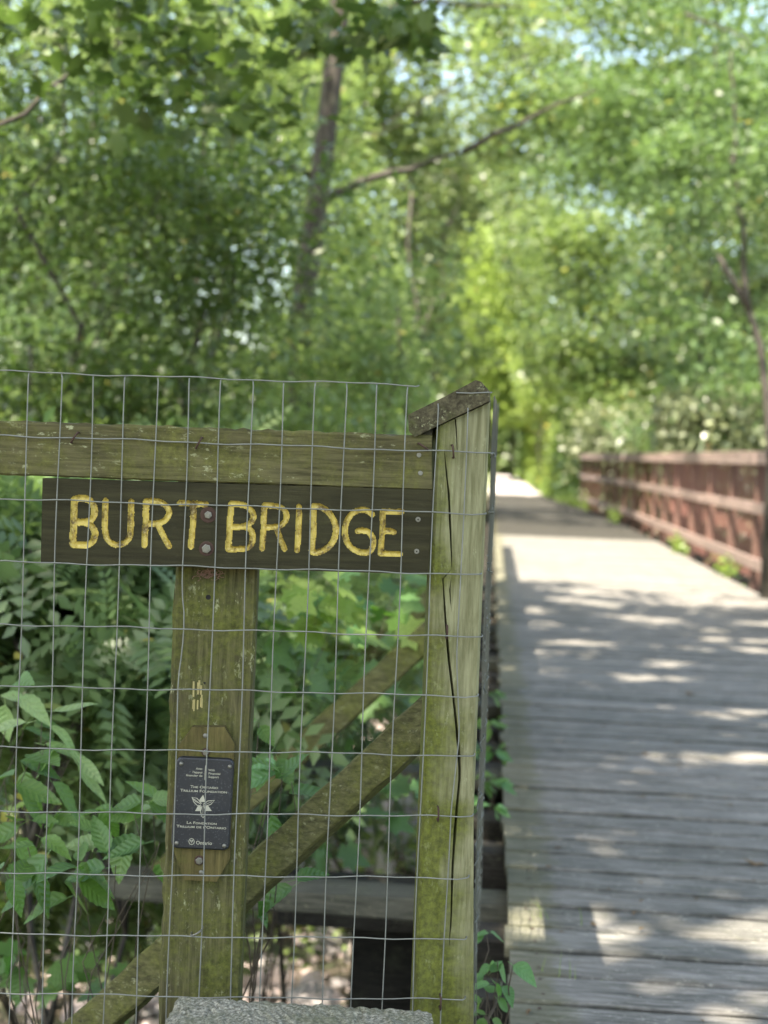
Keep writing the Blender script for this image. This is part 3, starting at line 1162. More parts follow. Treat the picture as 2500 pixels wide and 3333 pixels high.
for r_ in range(len(ROW)):
    ue = fz(*[(1060, 979), (1045, 1110), (1035, 1240), (1037, 1375), (1028, 1503), (1020, 1632), (1017, 1762), (1008, 1895), (1003, 2028), (1000, 2158), (995, 2288)][r_])[0]
    hwire(lambda u, r_=r_: row_z(r_, u), ue)
hwire(top_z, fz(905, 833)[0], wrap=False)
ztw = fz(1030, 847)[1]
hwire(lambda u: ztw + .002 * math.sin(u * 30), fz(1057, 846)[0], u_start=fz(985, 845)[0])

# staples that hold the mesh
for (x, y, a) in ((162, 945, 35), (430, 957, 30), (978, 975, -8), (965, 1365, 0), (946, 1758, 0), (425, 2013, 60), (915, 965, -60), (951, 2165, 0)):
    u, z = fz(x, y)
    c, s = math.sin(R(a)), math.cos(R(a))
    steel = M_STEEL if (x, y) == (425, 2013) else M_RUST
    L = .0105
    pts = [(u - c * L, .012, z - s * L), (u - c * L * .9, -.006, z - s * L), (u, -.0105, z), (u + c * L * .9, -.006, z + s * L), (u + c * L, .012, z + s * L)]
    MB().tube(pts, .0017, 6).build('staple', steel, fence, True)
# screws in the top rail's broken end
for (x, y) in ((905, 983), (908, 1022)):
    u, z = fz(x, y, .006)
    MB().disc((u, .0055, z), (0, -1, 0), .0042, .001, 10).build('screw', M_STEEL, fence)

# holes and torn wood on the thick post
for (x, y, rr_) in ((450, 1290, .0045), (442, 1475, .002), (455, 1490, .0022)):
    u, z = fz(x, y, .05)
    MB().disc((u, .0497, z), (0, -1, 0), rr_, .0006, 9).build('hole', M_HOLE, fence)
u, z = fz(427, 1500, .05)
mb = MB()
for i in range(16):
    a = rf.uniform(-.008, .008); b2 = rf.uniform(-.022, .018)
    mb.sweep([[Vector((u + a + dx * .002, .0505 - dy * .002, z + b2 + dz)) for dx, dy in ((-1, 0), (0, 1), (1, 0))] for dz in (-.008, .008)])
mb.build('torn_splinters', plain('raw_wood', (.36, .31, .13), .8, 0, .3, 100), fence)
# spider silk and debris under the sign
mb = MB()
for i in range(30):
    cx, cz = fz(452 + rf.gauss(0, 12), 1240 + rf.gauss(0, 5), .045)
    rad = rf.uniform(.003, .009)
    ph = rf.uniform(0, 6)
    mb.tube([(cx + rad * math.cos(ph + t * .9), .044 + rf.gauss(0, .001), cz + rad * .7 * math.sin(ph + t * .9)) for t in range(6)], .0005, 4)
mb.build('root_tangle', plain('dry_fibre', (.22, .13, .10), .9), fence)['kind'] = 'stuff'

# ------------------------------------------------------------------ the name board
SW = .030                                            # depth of the board's face behind the mesh is .004
su0, sz0 = fz(92, 1033, .005); su1, sz1 = fz(935, 1058, .005)
_, sb0 = fz(90, 1215, .005); su1b, sb1 = fz(925, 1241, .005)
suB, _ = fz(88, 1215, .005)
sign = FT('name_sign', 'dark brown board with routed yellow letters reading BURT BRIDGE under the top rail', 'sign')
R1 = lambda x, y: (x / 1.8433, 1150 + y / 1.8433)
R2 = lambda x, y: (750 + x / 1.8433, 1150 + y / 1.8433)
GL = [
    ('B', R1, [[(447, 878), (437, 1145)], [(447, 876), (490, 870), (535, 880), (562, 915), (568, 955), (553, 992), (520, 1010), (470, 1014)], [(500, 1013), (540, 1028), (566, 1062), (568, 1100), (552, 1132), (515, 1150), (437, 1147)]], 19),
    ('U', R1, [[(634, 885), (630, 1000), (632, 1070), (645, 1115), (675, 1142), (710, 1148), (748, 1138), (776, 1105), (784, 1050), (787, 960), (788, 890)]], 17),
    ('R', R1, [[(877, 890), (874, 1020), (866, 1152)], [(877, 888), (930, 886), (980, 902), (1010, 935), (1013, 965), (990, 1002), (945, 1020), (890, 1022)], [(945, 1022), (975, 1085), (1014, 1156)]], 17),
    ('T', R1, [[(1080, 898), (1150, 902), (1236, 905)], [(1160, 905), (1158, 1030), (1145, 1160)]], 17),
    ('B', R1, [[(1387, 905), (1370, 1170)], [(1387, 902), (1430, 905), (1480, 918), (1512, 950), (1520, 985), (1500, 1020), (1455, 1040), (1395, 1042)], [(1470, 1040), (1505, 1060), (1517, 1100), (1508, 1145), (1470, 1172), (1370, 1174)]], 17),
    ('R', R2, [[(203, 915), (200, 1040), (190, 1172)], [(203, 913), (260, 915), (312, 930), (336, 965), (330, 1005), (295, 1035), (215, 1045)], [(275, 1045), (300, 1115), (325, 1174)]], 16),
    ('I', R2, [[(412, 920), (410, 1040), (401, 1182)]], 16),
    ('D', R2, [[(497, 922), (497, 1050), (488, 1185)], [(497, 918), (540, 922), (590, 955), (625, 1015), (633, 1070), (615, 1130), (575, 1172), (525, 1194), (488, 1190)]], 18),
    ('G', R2, [[(850, 968), (822, 945), (780, 940), (735, 958), (700, 1005), (687, 1065), (697, 1125), (730, 1170), (785, 1195), (835, 1190), (855, 1150), (853, 1105), (832, 1075), (795, 1063), (765, 1066)]], 17),
    ('E', R2, [[(915, 950), (912, 1065), (900, 1200)], [(915, 948), (970, 950), (1030, 950)], [(912, 1067), (950, 1065), (980, 1072)], [(900, 1200), (960, 1202), (1018, 1205)]], 16),
]


def build_sign():
    W_ = .005
    # curves in board coordinates
    segs = []
    for li, (_c, cv, strokes, hw) in enumerate(GL):
        for st in strokes:
            p = [fz(*cv(x, y), W_, True) for x, y in st]
            # resample with Catmull-Rom when curved
            if len(p) > 3:
                out = []
                for i in range(len(p) - 1):
                    a = Vector(p[max(i - 1, 0)]); b = Vector(p[i]); c = Vector(p[i + 1]); d = Vector(p[min(i + 2, len(p) - 1)])
                    for k in range(5):
                        t = k / 5
                        out.append(.5 * ((2 * b) + (c - a) * t + (2 * a - 5 * b + 4 * c - d) * t * t + (3 * b - a - 3 * c + d) * t ** 3))
                out.append(Vector(p[-1]))
                p = out
            for a, b in zip(p, p[1:]):
                segs.append((a[0], a[1], b[0], b[1], hw / 1.8433 / F_SRC * 2.36, li))
    S = np.array(segs)
    du = .00115
    NU, NZ = int((su1 - su0) / du), int(.1395 / du)
    uu = np.linspace(0, 1, NU + 1); vv = np.linspace(0, 1, NZ + 1)
    Ug, Vg = np.meshgrid(uu, vv)                      # rows: v (0 = top)
    rg = np.random.default_rng(2)
    lu = su0 + (suB - su0) * Vg; ru = su1 + (su1b - su1) * Vg
    X = lu + (ru - lu) * Ug
    zt = sz0 + (sz1 - sz0) * Ug; zb = sb0 + (sb1 - sb0) * Ug
    Z = zt + (zb - zt) * Vg
    D = np.full(X.shape, 9.0); LI = np.zeros(X.shape, int); HW = np.full(X.shape, .005)
    for (x0, z0, x1, z1, hw, li) in S:
        m = (X > min(x0, x1) - .012) & (X < max(x0, x1) + .012) & (Z > min(z0, z1) - .012) & (Z < max(z0, z1) + .012)
        px, pz = X[m] - x0, Z[m] - z0
        dx, dz = x1 - x0, z1 - z0
        t = np.clip((px * dx + pz * dz) / (dx * dx + dz * dz + 1e-12), 0, 1)
        d = np.hypot(px - t * dx, pz - t * dz)
        cur = D[m]
        upd = d < cur
        cur[upd] = d[upd]; D[m] = cur
        c2 = LI[m]; c2[upd] = int(li); LI[m] = c2
        c3 = HW[m]; c3[upd] = hw; HW[m] = c3
    rough = (np.sin(X * 900 + Z * 300) + np.sin(X * 510 - Z * 1100)) * .00012 + rg.normal(size=X.shape) * .00006
    q = (D + rough) / HW
    inside = q < 1
    depth = np.where(inside, np.sqrt(np.clip(1 - q * q, 0, 1)), 0) * .0042
    depth += np.where(inside, .00025 * np.sin(X * 300 + Z * 90) * np.sin(Z * 420), 0)
    Y = W_ + depth + rg.normal(size=X.shape) * .00006
    P = np.stack([X, Y, Z], -1).reshape(-1, 3)
    idx = np.arange(P.shape[0]).reshape(X.shape)
    a, b, c, d = idx[:-1, :-1], idx[:-1, 1:], idx[1:, 1:], idx[1:, :-1]
    quads = np.stack([a, d, c, b], -1)
    fin = (inside[:-1, :-1].astype(int) + inside[:-1, 1:] + inside[1:, 1:] + inside[1:, :-1]) >= 2
    fl = LI[:-1, :-1]
    def sub(mask, name, mat, extra=None):
        q_ = quads[mask]
        ids, inv = np.unique(q_.ravel(), return_inverse=True)
        v = P[ids]; f = inv.reshape(-1, 4)
        me = bpy.data.meshes.new(name)
        vl = [tuple(k) for k in v]; flst = [tuple(k) for k in f]
        if extra:
            n = len(vl)
            vl += extra[0]; flst += [tuple(i + n for i in ff) for ff in extra[1]]
        me.from_pydata(vl, [], flst)
        me.shade_smooth()
        return link_mesh(name, me, sign, mat)
    # body behind the carved face
    y0, y1 = W_, W_ + .034
    box = MB()
    c4 = [(su0, sz0), (su1, sz1), (su1b, sb1), (suB, sb0)]
    vs_ = [(u, y0, z) for u, z in c4] + [(u, y1, z) for u, z in c4]
    box_f = [(0, 4, 5, 1), (1, 5, 6, 2), (2, 6, 7, 3), (3, 7, 4, 0), (4, 7, 6, 5)]
    sub(~fin, 'board', M_SIGN, (vs_, box_f))
    for li, g in enumerate(GL):
        o = sub(fin & (fl == li), 'letter', M_YEL)
        o['label'] = 'routed yellow letter %s' % g[0]


build_sign()


def hexbolt(parent, x, y, w_, rad, washer=None, rust=False, src=False):
    u, z = fz(x, y, w_, src)
    if washer:
        MB().disc((u, w_, z), (0, -1, 0), washer, .0015, 18).build('washer', M_RUST, parent)
    mb = MB()
    pts = [(u, w_ - .001, z), (u, w_ - .006, z), (u, w_ - .0065, z)]
    mb.tube(pts, [rad, rad, rad * .85], 6)
    mb.tube([(u, w_ - .006, z), (u, w_ - .0085, z)], [rad * .5, rad * .45], 8)
    mb.build('bolt', M_STEEL, parent)


hexbolt(sign, 450, 1112, .005, .0065, .0135)
hexbolt(sign, 446, 1185, .005, .0078, .0125)
for (x, y) in ((903, 1122), (900, 1191)):
    u, z = fz(x, y, .005)
    o = MB().disc((u, .005, z), (0, -1, 0), .0045, .0016, 12).build('screw', M_STEEL, sign)
    MB().box(u - .0012, u + .0012, .0030, .0033, z - .0012, z + .0012).build('socket', M_HOLE, o)

# ------------------------------------------------------------------ the plaque
PWd = .030                                            # backing board face
R3 = lambda x, y: (450 + x / 2.0109, 1850 + y / 2.0109)
plaque = FT('donor_plaque', 'small dark blue speckled plaque with pale lettering and flower emblem on the thick post', 'plaque')
bo = [(355, 1040), (565, 1040), (630, 1150), (600, 1900), (512, 2052), (300, 2040), (232, 1850), (262, 1165)]
bp = [fz(*R3(x, y), PWd, True) for x, y in bo]
MB().sweep([[Vector((u, PWd + .0004, z)) for u, z in bp], [Vector((u, PWd + .019, z)) for u, z in bp]]).build('backing_board', W_BACK, plaque)
PY = .020
cr4 = [fz(*R3(x, y), PY, True) for x, y in ((252, 1233), (630, 1250), (596, 1850), (211, 1832))]
cc = [Vector(c) for c in cr4]


def plate_pt(s, t, y=PY):                              # s,t in 0..1 from top left
    a = cc[0].lerp(cc[1], s); b = cc[3].lerp(cc[2], s)
    p = a.lerp(b, t)
    return Vector((p.x, y, p.y))


def rounded(ins, y):
    out = []
    Wp, Hp = (cc[1] - cc[0]).length, (cc[3] - cc[0]).length
    rad = .011
    for (cx, cz, a0) in ((1, 0, -90), (1, 1, 0), (0, 1, 90), (0, 0, 180)):
        ox = rad if cx == 0 else Wp - rad; oz = rad if cz == 0 else Hp - rad
        for k in range(6):
            a = R(a0 + 18 * k)
            x = ox + (rad - ins) * math.cos(a); z = oz + (rad - ins) * math.sin(a)
            out.append(plate_pt(x / Wp, z / Hp, y))
    return out


MB().sweep([rounded(0, PY + .0095), rounded(0, PY + .003), rounded(.0012, PY + .0008), rounded(.003, PY)]).build('plate', M_PLATE, plaque)
for (x, y) in ((283, 1278), (599, 1297), (252, 1797), (563, 1815)):
    u, z = fz(*R3(x, y), PY, True)
    o = MB().disc((u, PY, z), (0, -1, 0), .0037, .0022, 14, .0012).build('screw', M_STEEL, plaque, True)
for (x, y, rr_) in ((440, 1095, .0042), (412, 1990, .0042)):
    u, z = fz(*R3(x, y), PWd, True)
    MB().disc((u, PWd, z), (0, -1, 0), rr_, .0015, 14, .0008).build('screw', M_STEEL, plaque, True)
hexbolt(plaque, *R3(442, 1203), PWd, .0050, .0072, src=True)
hexbolt(plaque, *R3(400, 1910), PWd, .0062, .0085, src=True)


def text_mesh(body, cx, cy, height, width=None, align='CENTER', small_caps=False, weight=.0, name='lettering'):
    """print lying on the plate; cx,cy in region-3 pixels (baseline), height of a capital in metres"""
    cu = bpy.data.curves.new(name, 'FONT')
    cu.body = body
    cu.align_x = align
    cu.size = 1.0
    cu.offset = weight
    cu.resolution_u = 3
    if small_caps:
        cu.small_caps_scale = .76
        i = 0
        for ch, fm in zip(body, cu.body_format):
            if ch.islower(): fm.use_small_caps = True
    tmp = bpy.data.objects.new(name, cu)
    COL.objects.link(tmp)
    dg = bpy.context.evaluated_depsgraph_get()
    me = bpy.data.meshes.new_from_object(tmp.evaluated_get(dg))
    bpy.data.objects.remove(tmp); bpy.data.curves.remove(cu)
    n = len(me.vertices)
    co = np.empty(n * 3); me.vertices.foreach_get('co', co); co = co.reshape(-1, 3)
    sy = height / .70
    w0 = co[:, 0].max() - co[:, 0].min()
    sx = sy if width is None else width / w0
    u, z = fz(*R3(cx, cy), PY, True)
    ex = (cc[1] - cc[0]).normalized(); ez = Vector((ex.y, -ex.x)) * -1
    X = co[:, 0] * sx; Z = co[:, 1] * sy
    out = np.empty((n, 3))
    out[:, 0] = u + X * ex.x + Z * ez.x
    out[:, 1] = PY - .0004
    out[:, 2] = z + X * ex.y + Z * ez.y
    me.vertices.foreach_set('co', out.ravel())
    me.materials.clear(); me.materials.append(M_PRINT)
    me.update()
    o = bpy.data.objects.new(name, me)
    COL.objects.link(o); o.parent = plaque
    return o


px2m = 2.40 / F_SRC / 2.0109                          # metres per region-3 pixel
for (b, x, y, wd, al) in (('Avec', 420, 1318, 42, 'RIGHT'), ("l'appui", 420, 1342, 62, 'RIGHT'), ('financier de', 420, 1364, 106, 'RIGHT'),
                          ('With', 459, 1326, 42, 'LEFT'), ('Financial', 459, 1348, 76, 'LEFT'), ('Support', 459, 1370, 68, 'LEFT')):
    text_mesh(b, x, y, 14 * px2m, wd * px2m, al, weight=.012)
text_mesh('The Ontario', 432, 1440, 17 * px2m, 182 * px2m, small_caps=True, weight=.015)
text_mesh('Trillium Foundation', 428, 1466, 17 * px2m, 305 * px2m, small_caps=True, weight=.015)
text_mesh('La Fondation', 415, 1675, 17 * px2m, 195 * px2m, small_caps=True, weight=.015)
text_mesh("Trillium de l'Ontario", 413, 1701, 17 * px2m, 326 * px2m, small_caps=True, weight=.015)
text_mesh('Ontario', 430, 1808, 24 * px2m, 104 * px2m, weight=.01)


def print_poly(pts_list, name):
    mb = MB()
    for pts in pts_list:
        q = [fz(*R3(x, y), PY - .0003, True) for x, y in pts]
        mb.add([(u, PY - .0004, z) for u, z in q], [tuple(range(len(q)))])
    return mb.build(name, M_PRINT, plaque)


def stroke(pts, hw):
    q = [Vector(p) for p in pts]
    L, Rr = [], []
    for i, p in enumerate(q):
        d = (q[min(i + 1, len(q) - 1)] - q[max(i - 1, 0)]).normalized()
        n = Vector((-d.y, d.x)) * hw
        L.append(p + n); Rr.append(p - n)
    return [[tuple(L[i]), tuple(L[i + 1]), tuple(Rr[i + 1]), tuple(Rr[i])] for i in range(len(q) - 1)]


print_poly(stroke([(440, 1290), (435, 1385)], 1.6), 'divider')
fl_ = []
fl_ += [[(425, 1482), (440, 1530), (405, 1528), (400, 1515)], [(372, 1588), (395, 1548), (412, 1560), (408, 1588)], [(432, 1560), (455, 1550), (482, 1588), (436, 1588)]]
fl_ += stroke([(408, 1540), (375, 1525), (352, 1497), (385, 1505), (415, 1540)], 2.4)
fl_ += stroke([(352, 1497), (365, 1530), (388, 1553), (412, 1552)], 2.4)
fl_ += stroke([(365, 1508), (392, 1530), (410, 1546)], 1.3)
fl_ += stroke([(425, 1545), (455, 1522), (500, 1518), (475, 1545), (440, 1556), (425, 1552)], 2.4)
fl_ += stroke([(440, 1545), (482, 1527)], 1.3)
fl_ += stroke([(418, 1555), (408, 1590), (415, 1620), (424, 1633), (436, 1615), (440, 1585), (428, 1556)], 2.4)
fl_ += stroke([(424, 1565), (423, 1618)], 1.3)
print_poly(fl_, 'flower_emblem')
em = stroke([(331, 1787), (336, 1773), (349, 1768), (362, 1773), (367, 1788), (363, 1802), (349, 1808), (336, 1803), (331, 1787)], 2.0)
em += [[(338, 1778), (346, 1778), (349, 1786), (345, 1792)], [(352, 1778), (360, 1778), (353, 1792), (350, 1786)], [(346, 1793), (352, 1793), (349, 1801)]]
print_poly(em, 'round_emblem')

# ------------------------------------------------------------------ concrete block in the foreground
def block():
    a = at(380, 2124, 2.24); zt = a.z
    b_ = at(935, 2175, 2.30)
    t = (zt - EYE.z)
    def onz(px, py, z):
        d = ray(px, py); return EYE + d * ((z - EYE.z) / d.z)
    p = [onz(385, 2146, zt), onz(932, 2177, zt)]
    ex = (p[1] - p[0]).normalized(); L = (p[1] - p[0]).length
    ey = Vector((-ex.y, ex.x, 0)) * -1
    t = thing('concrete_block', 'rough grey concrete block standing in front of the fence posts', 'concrete block', (p[0].x, p[0].y, 0))
    n, m = 60, 26
    D_ = .34
    rings = []
    r = random.Random(6)
    vs, fs = [], []
    def h(i, j):
        e = min(i / 3, (n - i) / 3, j / 2, (m - j) / 2, 1)
        return -.006 * (1 - e) ** 2 + r.gauss(0, .0014)
    for j in range(m + 1):
        for i in range(n + 1):
            q = ex * (L * i / n) + ey * (D_ * j / m)
            jx = r.gauss(0, .0015) if i in (0, n) else 0
            jy = r.gauss(0, .0015) if j in (0, m) else 0
            q = q + ex * jx + ey * jy
            vs.append((q.x, q.y, zt + h(i, j)))
    for j in range(m):
        for i in range(n):
            k = j * (n + 1) + i
            fs.append((k, k + n + 1, k + n + 2, k + 1))
    rim = [i for i in range(n + 1)] + [j * (n + 1) + n for j in range(1, m + 1)] + [m * (n + 1) + i for i in range(n - 1, -1, -1)] + [j * (n + 1) for j in range(m - 1, 0, -1)]
    base = len(vs)
    for k in rim:
        vs.append((vs[k][0], vs[k][1], -.1))
    q = len(rim)
    for k in range(q):
        fs.append((rim[k], rim[(k + 1) % q], base + (k + 1) % q, base + k))
    link_mesh('block', to_mesh('block', vs, fs), t, M_CONC)


block()

# ------------------------------------------------------------------ near plants, leaf by leaf
def leaf_mesh(kind, seed=0):
    r = random.Random(seed)
    n = 12
    vs, fs = [], []
    if kind == 'maple':
        T, F = T_MAPLE
        vs = [tuple(v) for v in T]; fs = [tuple(f) for f in F]
        return vs, fs
    k = {'ovate': .30, 'lance': .17, 'round': .36}[kind]
    curl = r.uniform(.05, .3)
    for i in range(n + 1):
        t = i / n
        w_ = k * (math.sin(math.pi * t ** .75) ** .85 if 0 < t < 1 else 0) * (1 - .25 * t)
        if 0 < i < n and kind == 'ovate': w_ *= 1 + (.07 if i % 2 else -.05)
        z = -curl * t * t + .04 * math.sin(5 * t + seed)
        y = t
        vs += [(-w_, y, z + w_ * .28), (-w_ * .5, y, z + w_ * .10), (0, y, z), (w_ * .5, y, z + w_ * .10), (w_, y, z + w_ * .28)]
    for i in range(n):
        for j in range(4):
            a = i * 5 + j
            fs.append((a, a + 1, a + 6, a + 5))
    # stalk
    b = len(vs)
    vs += [(-.012, 0, 0), (.012, 0, 0), (.008, -.22, .03), (-.008, -.22, .03)]
    fs.append((b, b + 1, b + 2, b + 3))
    return vs, fs


_lm = {}
def leaf_me(kind, mat, var):
    key = (kind, mat.name, var)
    if key not in _lm:
        v, f = leaf_mesh(kind, var)
        me = to_mesh('leaf', v, f, True)
        me.materials.append(mat)
        _lm[key] = me
    return _lm[key]


def plant(name, label, stems, leaves, seed, group=None, cat='shrub', stem_mat=None):
    """stems: list of point lists; leaves: (position, direction, size, kind, material)"""
    base = Vector(stems[0][0])
    t = thing(name, label, cat, base, 0, group)
    for s in stems:
        MB().tube([Vector(p) - base for p in s], [max(.001, .0026 * (1 - .1 * i)) for i in range(len(s))], 6).build('stem', stem_mat or M_TWIG, t, True)
    r = random.Random(seed)
    for (p, d, size, kind, mat, nup) in leaves:
        o = link_mesh('leaf', leaf_me(kind, mat, r.randint(0, 3)), t)
        d = Vector(d).normalized()
        n = (Vector(nup) - d * Vector(nup).dot(d)).normalized()
        x = d.cross(n)
        m = Matrix((x, d, n)).transposed().to_4x4()
        m.translation = Vector(p) - base
        o.matrix_basis = m @ Matrix.Diagonal((size * r.uniform(.85, 1.15), size, size, 1))
    return t


def sprig(px, py, Y, n, spread, size, kind, mats, r, facing=.5, out=None):
    """n leaves around a twig end seen at px,py at depth Y"""
    c = at(px, py, Y)
    out = []
    for i in range(n):
        a = r.uniform(0, 2 * math.pi)
        d = Vector((math.cos(a), r.uniform(-.5, .5), math.sin(a) * .45 - .28))
        nrm = Vector((r.gauss(0, .35), -facing + r.gauss(0, .25), 1.0 + r.gauss(0, .2)))
        off = Vector((r.gauss(0, spread), r.gauss(0, spread), r.gauss(0, spread * .5)))
        out.append((c + off + d.normalized() * size * .2, d, size * r.uniform(.7, 1.15), kind, r.choice(mats), nrm))
    return c, out


def near_plants():
    r = random.Random(31)
    specs = [
        # label, root px/Y, [(px,py,Y,n,spread,size,kind,mats)]
        ('shrub', 'broad leaved green shrub hanging low behind the wire left of the plaque', (120, 2700, 2.95),
         [(60, 1830, 2.8, 4, .03, .10, 'ovate', [N_GREEN, N_TEAL]), (150, 1880, 2.75, 4, .035, .10, 'ovate', [N_GREEN]), (215, 1800, 2.85, 4, .03, .085, 'ovate', [N_GREEN, N_PALE]),
          (290, 1760, 2.85, 5, .03, .08, 'ovate', [N_GREEN, N_PALE]), (345, 1820, 2.75, 4, .02, .10, 'ovate', [N_TEAL]), (250, 1870, 2.7, 4, .03, .11, 'ovate', [N_TEAL]), (90, 1920, 2.8, 3, .03, .09, 'ovate', [N_TEAL, N_GREEN]),
          (330, 1735, 2.9, 4, .02, .075, 'ovate', [N_GREEN]), (20, 1780, 2.9, 4, .03, .09, 'ovate', [N_GREEN]), (175, 1745, 3.0, 4, .04, .08, 'ovate', [N_GREEN]), (25, 1880, 2.7, 3, .02, .11, 'ovate', [N_TEAL])]),
        ('shrub', 'pale backlit leaves on arching twigs at the far left of the fence', (-120, 2500, 3.2),
         [(30, 1500, 3.1, 4, .03, .085, 'ovate', [N_GREEN, N_PALE]), (90, 1560, 3.0, 3, .015, .10, 'lance', [N_PALE]), (100, 1600, 3.0, 2, .015, .11, 'lance', [N_PALE]), (60, 1650, 3.0, 4, .03, .10, 'ovate', [N_GREEN, N_TEAL]),
          (150, 1640, 3.0, 2, .015, .11, 'lance', [N_PALE]), (10, 1690, 2.95, 4, .03, .10, 'ovate', [N_GREEN]), (15, 1560, 3.1, 3, .03, .08, 'ovate', [N_GREEN])]),
        ('shrub', 'teal green leaves peeking out to the right of the thick plaque post', (500, 2500, 2.9),
         [(580, 1625, 2.85, 3, .02, .075, 'ovate', [N_TEAL]), (585, 1725, 2.72, 4, .02, .095, 'ovate', [N_TEAL, N_GREEN]), (610, 1670, 2.75, 3, .02, .08, 'ovate', [N_FRESH, N_TEAL]), (585, 1930, 2.8, 5, .03, .08, 'ovate', [N_TEAL]),
          (630, 1690, 2.72, 1, .01, .11, 'lance', [N_GREEN]), (560, 1560, 2.9, 2, .01, .05, 'ovate', [N_GREEN])]),
        ('maple_sapling', 'sunlit maple sapling with lobed leaves seen below the name board', (560, 2300, 5.0),
         [(690, 1270, 4.3, 5, .05, .12, 'maple', [N_LIME]), (735, 1290, 4.4, 5, .06, .11, 'maple', [N_LIME, N_FRESH]), (640, 1290, 4.3, 5, .06, .12, 'maple', [N_LIME, N_FRESH]), (720, 1350, 4.3, 6, .07, .12, 'maple', [N_FRESH, N_LIME]),
          (610, 1370, 4.5, 6, .08, .12, 'maple', [N_GREEN]), (650, 1430, 4.4, 6, .07, .12, 'maple', [N_GREEN]), (580, 1440, 4.4, 4, .05, .10, 'maple', [N_FRESH, N_PALE]), (760, 1440, 4.6, 5, .07, .11, 'maple', [N_GREEN]),
          (800, 1330, 4.8, 6, .09, .12, 'maple', [N_GREEN]), (850, 1280, 5.0, 6, .09, .12, 'maple', [N_GREEN, N_TEAL]), (600, 1490, 4.6, 5, .07, .11, 'maple', [N_GREEN])]),
        ('maple_sapling', 'dark maple leaves growing in the shade under the diagonal braces', (840, 2500, 6.0),
         [(805, 1720, 4.9, 5, .06, .12, 'maple', [N_TEAL]), (700, 1830, 4.9, 3, .04, .12, 'maple', [N_GREEN]), (860, 1700, 5.0, 3, .05, .11, 'maple', [N_TEAL]), (660, 1470, 5.5, 5, .12, .13, 'maple', [N_GREEN, N_TEAL]), (850, 1500, 5.6, 7, .15, .13, 'maple', [N_GREEN, N_TEAL]),
          (780, 1570, 5.8, 6, .15, .13, 'maple', [N_TEAL]), (870, 1420, 5.6, 5, .1, .12, 'maple', [N_GREEN])]),
        ('weed', 'small fresh green plant sprouting between the corner post and the deck', (1065, 2420, 3.0),
         [(1050, 2010, 3.1, 4, .008, .040, 'ovate', [N_FRESH]), (1075, 2075, 3.0, 3, .006, .050, 'round', [N_FRESH]), (1048, 2105, 3.0, 4, .007, .042, 'round', [N_FRESH]), (1072, 2120, 2.95, 3, .006, .042, 'round', [N_FRESH]),
          (1045, 2160, 2.95, 4, .008, .045, 'ovate', [N_GREEN]), (1080, 2150, 2.95, 2, .004, .045, 'ovate', [N_FRESH]), (1055, 2195, 2.9, 4, .008, .04, 'round', [N_GREEN])]),
        ('vine', 'green vine leaves at the deck edge beside the side mesh', (1062, 1900, 5.6),
         [(1062, 1560, 5.6, 6, .02, .06, 'ovate', [N_GREEN]), (1066, 1620, 5.5, 7, .02, .07, 'ovate', [N_GREEN, N_FRESH]), (1062, 1690, 5.2, 8, .02, .07, 'ovate', [N_GREEN, N_FRESH]), (1056, 1740, 5.0, 7, .02, .06, 'ovate', [N_FRESH]), (1068, 1500, 6.0, 5, .02, .06, 'ovate', [N_GREEN])]),
        ('shrub', 'small yellowing leaves low behind the wire at the far left', (60, 2500, 3.4),
         [(45, 1700, 3.4, 7, .02, .035, 'ovate', [N_YELL]), (70, 1720, 3.3, 7, .02, .035, 'ovate', [N_YELL, N_LIME]), (20, 1755, 3.3, 6, .02, .035, 'ovate', [N_YELL])]),
        ('shrub', 'dark maple-like leaves low behind the wire at the bottom left corner', (100, 2700, 4.0),
         [(95, 2100, 3.9, 6, .06, .12, 'maple', [N_GREEN]), (30, 2060, 3.9, 5, .06, .11, 'maple', [N_TEAL]), (270, 2170, 4.0, 5, .06, .11, 'maple', [N_TEAL])]),
    ]
    for (nm, lab, (rx, ry, rY), sprigs) in specs:
        root = at(rx, ry, rY)
        stems, leaves = [], []
        for (px, py, Y, n, sp, size, kind, mats) in sprigs:
            c, lv = sprig(px, py, Y, n, sp, size, kind, mats, r)
            leaves += lv
            stems.append(branch_pts(root, c, 7, .06, r))
        if nm == 'weed':
            # the one big leaf reaching over the deck edge
            c = at(1108, 2085, 2.92)
            leaves.append((c, (at(1160, 2118, 2.90) - c), .062, 'round', N_FRESH, (.1, -.5, 1)))
            stems.append(branch_pts(at(1085, 2330, 3.0), c, 5, .05, r))
        plant(nm, lab, stems, leaves, r.randint(0, 999))


near_plants()

# ------------------------------------------------------------------ trees
rt = random.Random(77)


def gz(x, y): return float(terrain_z(x, y)) - .05


# leaning trunk in the middle of the picture
b0 = at(660, 1150, 13.5); b0.z = gz(b0.x, b0.y)
mtop = at(745, -330, 13.5)
pA = at(708, 425, 13.4)
tp = [b0] + [at(x, y, 13.5) for x, y in ((655, 1000), (648, 860), (650, 700), (668, 560), (690, 400), (712, 220), (735, 20), (745, -160), (760, -330))]
tree('maple_tree', 'tall leaning maple trunk with a long bare limb reaching right over the trail', 'tree', b0, mtop, .108,
     [((b0.x + 1.2, 13.5, 6.6), (3.2, 2.0, 1.0), 60), ((b0.x + .3, 12.8, .7), (.9, .8, .7), 14)], L_MID, .11, 101, limbs=0, per=45, path=tp,
     extra=[(pA, at(1000, 328, 13.2), .045, .02), (at(1000, 328, 13.2), at(1290, 195, 12.8), .032, .03), (at(665, 375, 13.5), at(560, 350, 13.0), .03, .05), (at(690, 505, 13.4), at(735, 480, 13.0), .035, .05), (at(820, 25, 13.0), at(1130, 15, 12.5), .03, .04)])

